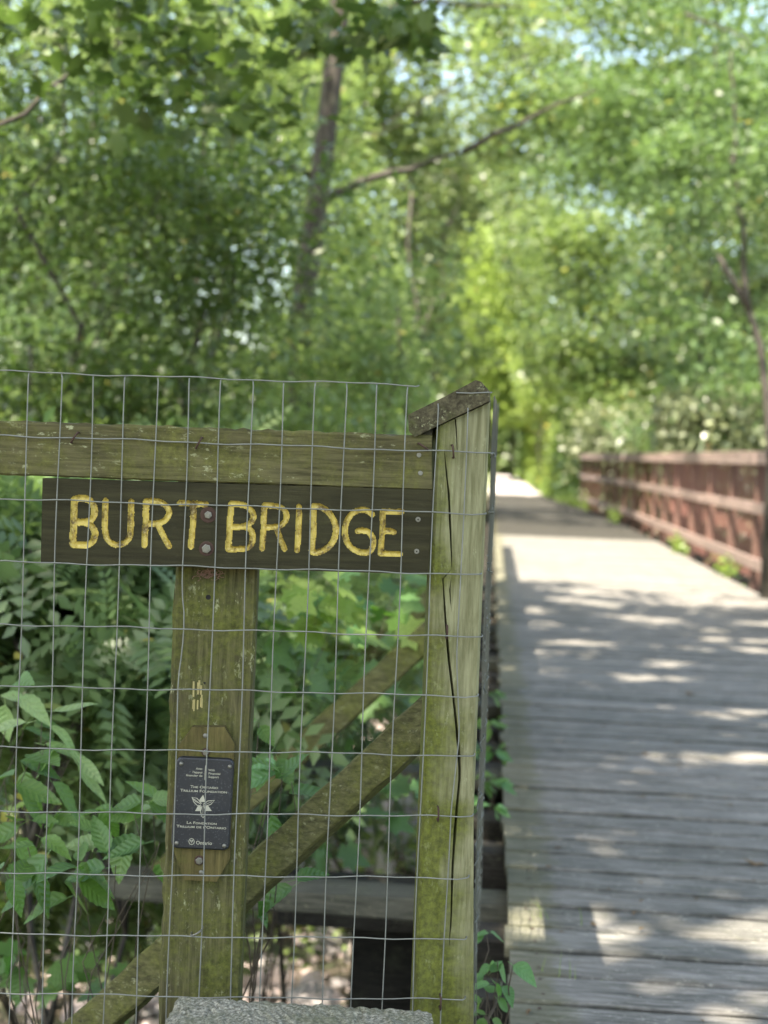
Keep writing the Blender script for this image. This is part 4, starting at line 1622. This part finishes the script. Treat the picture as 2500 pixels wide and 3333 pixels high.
# left side forest
left = [
    # label, px,py of crown centre in the photo, Y, radii, clusters, size, leaf
    ('dark fine leaved tree filling the upper left beside the fence', 120, 480, 10.2, (1.55, .9, 1.75), 180, .07, L_DARK, T_RHOMB),
    ('dark tree with drooping sprays left of the maple trunk', 430, 560, 10.8, (.75, .9, 1.75), 120, .07, L_DARK, T_RHOMB),
    ('olive green understory tree above the left end of the rail', 60, 1000, 9.6, (1.2, .8, 1.0), 120, .065, L_DARK, T_OVAL),
    ('mid green tree in the left background with speckled sunlight', 220, 200, 15.0, (1.9, 1.6, 2.2), 130, .09, L_BRIGHT, T_RHOMB),
    ('glossy leaved tree standing left of the leaning maple trunk', 420, 850, 14.0, (1.0, 1.2, 1.9), 90, .085, L_BRIGHT, T_RHOMB),
    ('tree with yellow green leaves beneath the limb of the maple', 880, 650, 20.0, (1.5, 1.4, 1.9), 150, .10, L_BRIGHT, T_RHOMB),
    ('bluish green tree between the maple trunk and the corner post', 850, 900, 12.5, (.75, 1.0, 1.2), 80, .08, L_BRIGHT, T_OVAL),
    ('shady tree low behind the name board', 700, 1130, 10.0, (1.1, .8, .8), 80, .07, L_BRIGHT, T_OVAL),
    ('tall green tree above the maple at the top of the picture', 480, 60, 18.0, (1.9, 1.2, 1.6), 120, .10, L_BRIGHT, T_RHOMB),
    ('fine leaved tree far behind the dark sprays on the left', 200, 800, 18.0, (2.6, 1.8, 2.6), 150, .10, L_MID, T_RHOMB),
    ('far tree at the back of the left wood', 620, 600, 24.0, (3.0, 2.0, 4.5), 200, .13, L_BRIGHT, T_RHOMB),
    ('hazy far tree beside the trail on its left', 900, 400, 30.0, (2.2, 2.5, 4.6), 220, .15, L_FAR, T_RHOMB),
    ('pale green far tree rising over the left wood', 400, 250, 30.0, (4.5, 2.5, 5.0), 260, .16, L_BRIGHT, T_RHOMB),
    ('far grey green tree closing the left side of the trail', 960, 700, 44.0, (2.0, 3.0, 6.0), 220, .20, L_FAR, T_RHOMB),
    ('dark far tree behind the trees at the far left', 60, 300, 26.0, (4.0, 2.5, 5.0), 200, .15, L_MID, T_RHOMB),
    ('leafy tree standing over the creek bank left of the trail', 930, 850, 24.0, (1.0, 1.8, 2.0), 120, .12, L_MID, T_RHOMB),
    ('sunny thicket far behind the maple trunk', 700, 880, 30.0, (3.2, 2.0, 3.0), 220, .14, L_BRIGHT, T_RHOMB),
    ('tall pale tree above the trail on its left', 820, 60, 34.0, (2.4, 2.5, 3.6), 170, .16, L_FAR, T_RHOMB),
]
for i, (lab, px, py, Y, rad, n, size, leaf, tm) in enumerate(left):
    c = at(px, py, Y)
    bx, by_ = c.x + rt.uniform(-.4, .2), c.y + rt.uniform(0, .5)
    base = Vector((bx, by_, gz(bx, by_)))
    low = (c[0], c[1], c[2] - rad[2] * 1.2)
    cr = [(c, rad, n)]
    if c.z - rad[2] > base.z + 1.0:
        cr.append(((c.x, c.y, (c.z - rad[2] + base.z + .4) / 2), (rad[0] * .8, rad[1] * .8, max(.5, (c.z - rad[2] - base.z) / 2)), int(n * .35)))
    tree('tree', lab, 'tree', base, (c.x, c.y, c.z + rad[2] * .8), .014 + .0028 * Y, cr, leaf, size, 200 + i, tmpl=tm, limbs=8 if Y < 12 else 4, per=64, cl=.30 + .012 * Y)

# understory shrubs seen through the mesh
shr = [
    ('fern-like leaflets of a dense shrub behind the left wires', 60, 1400, 4.6, (.55, .4, .55), 95, .17, L_MID),
    ('dense pinnate shrub left of the thick post', 270, 1420, 5.2, (.5, .5, .6), 110, .17, L_MID),
    ('shaded pinnate shrub below the left end of the name board', 180, 1150, 6.4, (.8, .6, .5), 100, .15, L_BRIGHT),
    ('dim shrub deep behind the thick post', 300, 1640, 6.0, (.7, .6, .55), 90, .13, L_MID),
    ('dim shrub filling the gap under the name board', 760, 1430, 7.4, (1.0, .8, .40), 75, .13, L_MID),
    ('fresh green shrub right below the name board', 640, 1290, 6.4, (.8, .6, .35), 60, .13, L_BRIGHT),
    ('low dark bush at the lower left behind the fence', 60, 1950, 6.0, (.7, .6, .5), 60, .13, L_DARK),
    ('bush on the creek bank at the left edge of the stones', 250, 1850, 8.5, (.9, .8, .6), 70, .11, L_MID),
]
for i, (lab, px, py, Y, rad, n, size, leaf) in enumerate(shr):
    c = at(px, py, Y)
    base = Vector((c.x, c.y + .1, gz(c.x, c.y)))
    tree('shrub', lab, 'shrub', base, (c.x, c.y, c.z + rad[2] * .6), .018, [(c, rad, n)], leaf, size * 1.4, 400 + i, tmpl=T_PINN, limbs=9, per=14, crown_name='foliage', cl=.16)

# overhanging maple sprays at the top left, nearer than the wood
c1, c2 = at(230, 180, 6.0), at(470, 230, 6.4)
bb = Vector((-3.6, 6.2, gz(-3.6, 6.2)))
tree('maple_tree', 'near maple hanging its dark lobed leaves into the top left corner', 'tree', bb, (-3.2, 6.3, 5.4), .13,
     [(c1, (.45, .5, .28), 16), (c2, (.3, .4, .15), 8), (at(420, 20, 6.4), (.7, .5, .12), 14), (at(830, 90, 6.4), (.35, .4, .14), 9), (at(60, 260, 6.0), (.3, .3, .25), 8)],
     L_DARK, .085, 555, tmpl=T_MAPLE, limbs=1, per=22, cl=.20,
     extra=[((-3.1, 6.2, 3.6), at(700, 30, 6.4), .018, .03), (at(-40, 330, 6.2), at(330, 30, 6.2), .014, .03)])

# right side trees beyond the railing
right = [
    ('pale glossy leaved bush leaning over the railing on the right', 1530, 925, 27.0, (1.2, .9, .55), 110, .11, L_PALE, T_OVAL),
    ('leafy bush behind the far half of the railing', 1370, 950, 41.0, (1.2, 1.0, .9), 110, .13, L_PALE, T_OVAL),
    ('grey green tree at the right edge of the picture', 1640, 620, 37.0, (2.3, 1.8, 3.6), 230, .13, L_FAR, T_RHOMB),
    ('tall tree at the upper right over the railing', 1540, 180, 27.0, (2.9, 2.0, 2.4), 200, .12, L_MID, T_RHOMB),
    ('yellow green tree in the middle of the right side', 1350, 700, 44.0, (2.7, 1.8, 3.6), 210, .16, L_BRIGHT, T_RHOMB),
    ('bright lime bush beside the trail beyond the end of the bridge', 1180, 880, 58.0, (1.5, 3.0, 2.3), 260, .15, L_LIME, T_RHOMB),
    ('bright low bush right behind the last railing post', 1215, 975, 49.0, (1.0, 2.6, 1.1), 150, .12, L_LIME, T_RHOMB),
    ('slender sunlit tree leaning in over the trail far ahead', 1110, 690, 80.0, (3.2, 4.0, 5.0), 300, .26, L_LIME, T_RHOMB),
    ('tall sunlit tree at the right of the trail beyond the bridge', 1250, 450, 60.0, (3.2, 2.5, 5.0), 220, .20, L_BRIGHT, T_RHOMB),
    ('grey green tree behind the sunlit one on the right', 1450, 420, 46.0, (3.8, 2.5, 5.4), 240, .18, L_MID, T_RHOMB),
    ('dark tree far back on the right bank', 1640, 350, 40.0, (3.2, 2.5, 6.0), 220, .17, L_MID, T_RHOMB),
    ('round green bush where the trail bends out of sight', 1066, 958, 106.0, (3.6, 3.0, 2.6), 150, .28, L_BRIGHT, T_RHOMB),
    ('far tree where the trail disappears', 1060, 800, 110.0, (4.0, 5.0, 6.5), 220, .36, L_FAR, T_RHOMB),
    ('tree arching high over the trail far ahead', 1230, 40, 56.0, (4.6, 2.5, 2.6), 150, .20, L_FAR, T_RHOMB),
    ('dark green tree low on the right bank behind the railing', 1480, 830, 44.0, (3.0, 2.0, 2.6), 170, .16, L_MID, T_RHOMB),
    ('distant pale tree seen above the bend of the trail', 1050, 600, 125.0, (6.5, 6.0, 10.0), 420, .42, L_BRIGHT, T_RHOMB),
    ('green bush crowding the railing at the right edge', 1640, 880, 33.0, (1.4, 1.2, 1.1), 110, .12, L_BRIGHT, T_OVAL),
    ('distant tree on the left of the trail bend', 950, 520, 105.0, (5.5, 5.0, 11.0), 330, .40, L_FAR, T_RHOMB),
]
for i, (lab, px, py, Y, rad, n, size, leaf, tm) in enumerate(right):
    c = at(px, py, Y)
    bx, by_ = c.x + rt.uniform(-.2, .5), c.y + rt.uniform(0, .8)
    base = Vector((bx, by_, gz(bx, by_)))
    cr = [(c, rad, n)]
    if c.z - rad[2] > base.z + 1.0:
        cr.append(((c.x, c.y, (c.z - rad[2] + base.z + .4) / 2), (rad[0] * .85, rad[1] * .85, max(.5, (c.z - rad[2] - base.z) / 2)), int(n * .5)))
    tree('tree' if rad[2] > 1.2 else 'bush', lab, 'tree' if rad[2] > 1.2 else 'bush', base, (c.x, c.y, c.z + rad[2] * .3), .02 + .0010 * Y, cr, leaf, size * 1.2, 600 + i, tmpl=tm, limbs=4, per=50, cl=.30 + .012 * Y)

# thin dark tree at the right edge
q0 = at(1668, 1000, 19.0); q0.z = gz(q0.x, q0.y)
pp = [q0] + [at(x, y, 19.0) for x, y in ((1666, 980), (1662, 920), (1655, 850), (1648, 790), (1640, 740), (1628, 700), (1612, 660), (1585, 610), (1545, 545))]
tree('tree', 'thin dark forked tree leaning over the railing at the right edge of the picture', 'tree', q0, pp[-1], .05,
     [(at(1560, 430, 19.3), (.9, .9, .8), 50), (at(1640, 240, 19.3), (.7, .8, .8), 40)], L_MID, .11, 777, limbs=0, per=42, cl=.34, path=pp,
     extra=[(at(1618, 670, 19.0), at(1588, 380, 18.8), .05, .01), (at(1588, 380, 18.8), at(1580, 110, 18.8), .04, .01), (at(1480, 30, 18.8), at(1640, 110, 18.8), .025, .04)])

# background wood that closes the view
k = 0
for i in range(34):
    side = -1 if i % 2 else 1
    x = side * rt.uniform(7, 36) + 1; y = rt.uniform(34, 95)
    h_ = rt.uniform(10, 17)
    base = Vector((x, y, gz(x, y)))
    tree('tree', 'one of the far broadleaf trees deep in the wood behind the bridge', 'tree', base, (x, y, base.z + h_), .22,
         [((x, y, base.z + h_ * .5), (3.6, 3.0, h_ * .52), 150)], rt.choice([L_FAR, L_MID, L_BRIGHT, L_FAR]), .24, 800 + i, group='far trees of the wood', limbs=4, per=48, cl=.9)

# big trees whose crowns shade the near deck; their trunks stand left of and behind the camera
canopy = [
    ('broad maple behind the viewer shading the near planks', (-4.5, -2.0), 10.5, [((-1.5, -.8, 8.6), (2.9, 3.0, .8), 300)]),
    ('broad maple on the creek bank whose crown covers the bridge', (-4.9, 6.0), 11.0, [((-1.3, 5.4, 9.4), (3.1, 3.8, .8), 400), ((-1.6, 10.3, 9.6), (2.9, 1.2, .6), 90)]),
    ('tall maple to the right shading the deck with its high crown', (5.6, 3.0), 12.0, [((2.2, 1.2, 9.2), (2.4, 3.6, .8), 240), ((2.2, 6.5, 9.2), (2.4, 2.6, .8), 170)]),
]
for i, (lab, (x, y), h_, cr) in enumerate(canopy):
    base = Vector((x, y, gz(x, y)))
    tree('maple_tree', lab, 'tree', base, (x, y, h_), .28, cr, L_MID, .19, 900 + i, limbs=12, per=44, cl=.42)
for i, (lab, (x, y), c, rad, n) in enumerate([
        ('tree on the left bank that throws a shadow across the far deck', (-5.5, 26.5), (-.3, 29.0, 9.0), (4.2, 3.3, 1.6), 330),
        ('small tree on the left creek bank over the shrubs', (-4.6, 9.5), (-3.8, 7.2, 7.6), (1.6, 2.8, .7), 55)]):
    base = Vector((x, y, gz(x, y)))
    tree('tree', lab, 'tree', base, (x + .4, y, 7.0), .12, [(c, rad, n)], L_BRIGHT, .15, 950 + i, limbs=6, per=44, cl=.4)

# ------------------------------------------------------------------ verge grass
def grass(name, lab, pts, h_, wd, seed, mat=L_GRASS):
    rg = np.random.default_rng(seed)
    P = np.array(pts)
    N = len(P)
    T = np.array([(-.5, 0, 0), (.5, 0, 0), (.32, 0, .55), (-.32, 0, .55), (0, 0, 1.0)])
    F = np.array([(0, 1, 2), (0, 2, 3), (3, 2, 4)])
    a = rg.uniform(0, 6.28, N)
    hh = h_ * rg.uniform(.5, 1.3, N)
    lean = rg.normal(size=(N, 2)) * .35
    V = np.zeros((N, 5, 3))
    for k in range(5):
        V[:, k, 0] = P[:, 0] + T[k, 0] * wd * np.cos(a) + lean[:, 0] * hh * T[k, 2] ** 2
        V[:, k, 1] = P[:, 1] + T[k, 0] * wd * np.sin(a) + lean[:, 1] * hh * T[k, 2] ** 2
        V[:, k, 2] = P[:, 2] + T[k, 2] * hh
    faces = (F[None] + (np.arange(N) * 5)[:, None, None]).reshape(-1)
    me = bpy.data.meshes.new(name)
    me.vertices.add(N * 5); me.vertices.foreach_set('co', V.ravel().astype('f'))
    me.loops.add(N * 9); me.loops.foreach_set('vertex_index', faces.astype('i'))
    me.polygons.add(N * 3); me.polygons.foreach_set('loop_start', np.arange(0, N * 9, 3, dtype='i'))
    me.update(calc_edges=True)
    o = link_mesh(name, me, None, mat)
    return tag(o, lab, None, None, 'stuff')


rg = np.random.default_rng(9)
pts = []
for i in range(26000):
    y = 41 + 60 * rg.random() ** 1.4
    off = abs(rg.normal()) * 1.6
    x = (1.95 if y > 50 else deck_right(y) + .1) + off - 1.4 * (max(0, y - 50) / 120) ** 2
    z = max(float(terrain_z(x, y)), -1.2 * 0 - .3) if off < 1.4 else float(terrain_z(x, y))
    pts.append((x, y, z))
grass('grass', 'bright green verge grass along the right side of the trail', pts, .55, .035, 1)
pts = []
for i in range(9000):
    y = 50 + 50 * rg.random()
    off = abs(rg.normal()) * 1.3
    x = -.15 - off - 1.4 * ((y - 50) / 120) ** 2
    pts.append((x, y, float(terrain_z(x, y))))
grass('grass', 'verge grass on the left side of the trail beyond the bridge', pts, .45, .035, 2)
for (x, y, n, s, lab) in ((2.84, 17.2, 26, .16, 'yellow green weed tuft at the foot of the railing nearest the camera'), (2.86, 21.5, 30, .22, 'weed tuft between deck and railing beyond the nearest tuft'),
                          (2.7, 31.0, 34, .3, 'weed tuft where the railing bends'), (2.5, 38.0, 40, .35, 'tall weed tuft at the far end of the railing')):
    t = thing('weed_tuft', lab, 'weed', (x, y, -.1), 0, None)
    foliage('leaves', t, L_GRASS, [((x, y, .05 + s * .3), (.05, .35, s * .4), n * 3)], .075, T_OVAL, seed=int(y), carve=False)
# small grass tufts growing through the deck
pts = [(.22 + rg.normal() * .05, 4.06 + rg.normal() * .02, -.02) for _ in range(9)] + [(.25 + rg.normal() * .06, 3.62 + rg.normal() * .02, -.02) for _ in range(6)]
grass('grass', 'thin grass blades growing up through the gap between two near planks', pts, .07, .003, 3)

# fallen things on and beside the deck
def flat_leaf(px, py, Y, size, mat, rz, label):
    p = at(px, py, Y)
    d = ray(px, py); p = EYE + d * ((.006 - EYE.z) / d.z)
    v, f = leaf_mesh('ovate', 2)
    t = MB(); t.add([(x * size, y_ * size, .004 + abs(z) * size * .8) for x, y_, z in v], f)
    o = t.build('fallen_leaf', mat, None, True)
    o.location = (p.x, p.y, .001); o.rotation_euler = (0, 0, rz)
    tag(o, label, 'leaf')


M_DRY = plain('dry_leaf', (.12, .075, .03), .8, 0, .4, 80)
flat_leaf(1652, 1868, 4.9, .075, M_DRY, 1.3, 'curled dry brown leaf lying on a plank at the right edge of the deck')
flat_leaf(1286, 2000, 4.0, .03, M_DRY, .3, 'tiny dark dry leaf on the plank beside the sun patch')
flat_leaf(1190, 1870, 4.6, .035, M_DRY, 2.3, 'tiny curled leaf in the shade near the left deck edge')
flat_leaf(1500, 1500, 8.0, .07, M_DRY, .8, 'dry leaf lying out in the middle of the shaded deck')
flat_leaf(1395, 1720, 5.6, .04, M_DRY, 1.9, 'small dry leaf between two planks')
p = at(1078, 2190, 2.98)
st = thing('broken_branch', 'splintered pale stub of wood leaning against the deck edge below the small plant', 'branch', (p.x, p.y, p.z - .1))
r9 = random.Random(41)
mb = MB()
for k in range(5):
    a = Vector((r9.uniform(-.01, .01), r9.uniform(-.008, .008), -.12)); b_ = a + Vector((r9.uniform(-.012, .02), r9.uniform(-.01, .01), .14 + r9.uniform(0, .07)))
    mb.tube([a, a.lerp(b_, .5) + Vector((.003, 0, 0)), b_], [.010, .008, .001], 5)
mb.build('wood', plain('splintered_wood', (.22, .15, .10), .85, 0, .4, 60), st)
tw = MB()
tw.tube([Vector(q) - p for q in branch_pts(at(1035, 2260, 2.9), at(1085, 2120, 3.05), 5, .02, r9)], [.004, .0038, .0035, .003, .0025, .002], 6)
t2 = thing('twig', 'dark dry twig rising beside the small green plant at the deck edge', 'twig', p)
tw.build('stick', M_TWIG, t2, True)

lt = MB()
rl = random.Random(61)
for q in range(150):
    y = 2.9 + 9 * rl.random() ** 1.3
    x = rl.uniform(.14, 2.7); a = rl.uniform(0, 6.28); L = rl.uniform(.006, .022)
    c_, s_ = math.cos(a) * L, math.sin(a) * L
    z = .0045
    lt.add([(x - c_, y - s_, z), (x - s_ * .35, y + c_ * .35, z + L * .25), (x + c_, y + s_, z + L * .1), (x + s_ * .35, y - c_ * .35, z + L * .3)], [(0, 1, 2), (0, 2, 3)])
tag(lt.build('leaf_litter', M_DRY), 'crumbs of dry leaf and bark strewn over the near planks', None, None, 'stuff')
nl = MB()
y = 2.1
while y < 12:
    for x in (.17, 1.38, 1.43, 2.58, 2.66):
        for dy in (.045, .14):
            cx_, cy_ = x + rl.gauss(0, .006), y + dy + rl.gauss(0, .004)
            nl.add([(cx_ + .0055 * math.cos(k), cy_ + .0055 * math.sin(k), .0035) for k in (0, 1.05, 2.1, 3.14, 4.2, 5.25)], [(0, 1, 2, 3, 4, 5)])
    y += PW
no = nl.build('nail_heads', M_RUST, bridge)
no['kind'] = 'stuff'
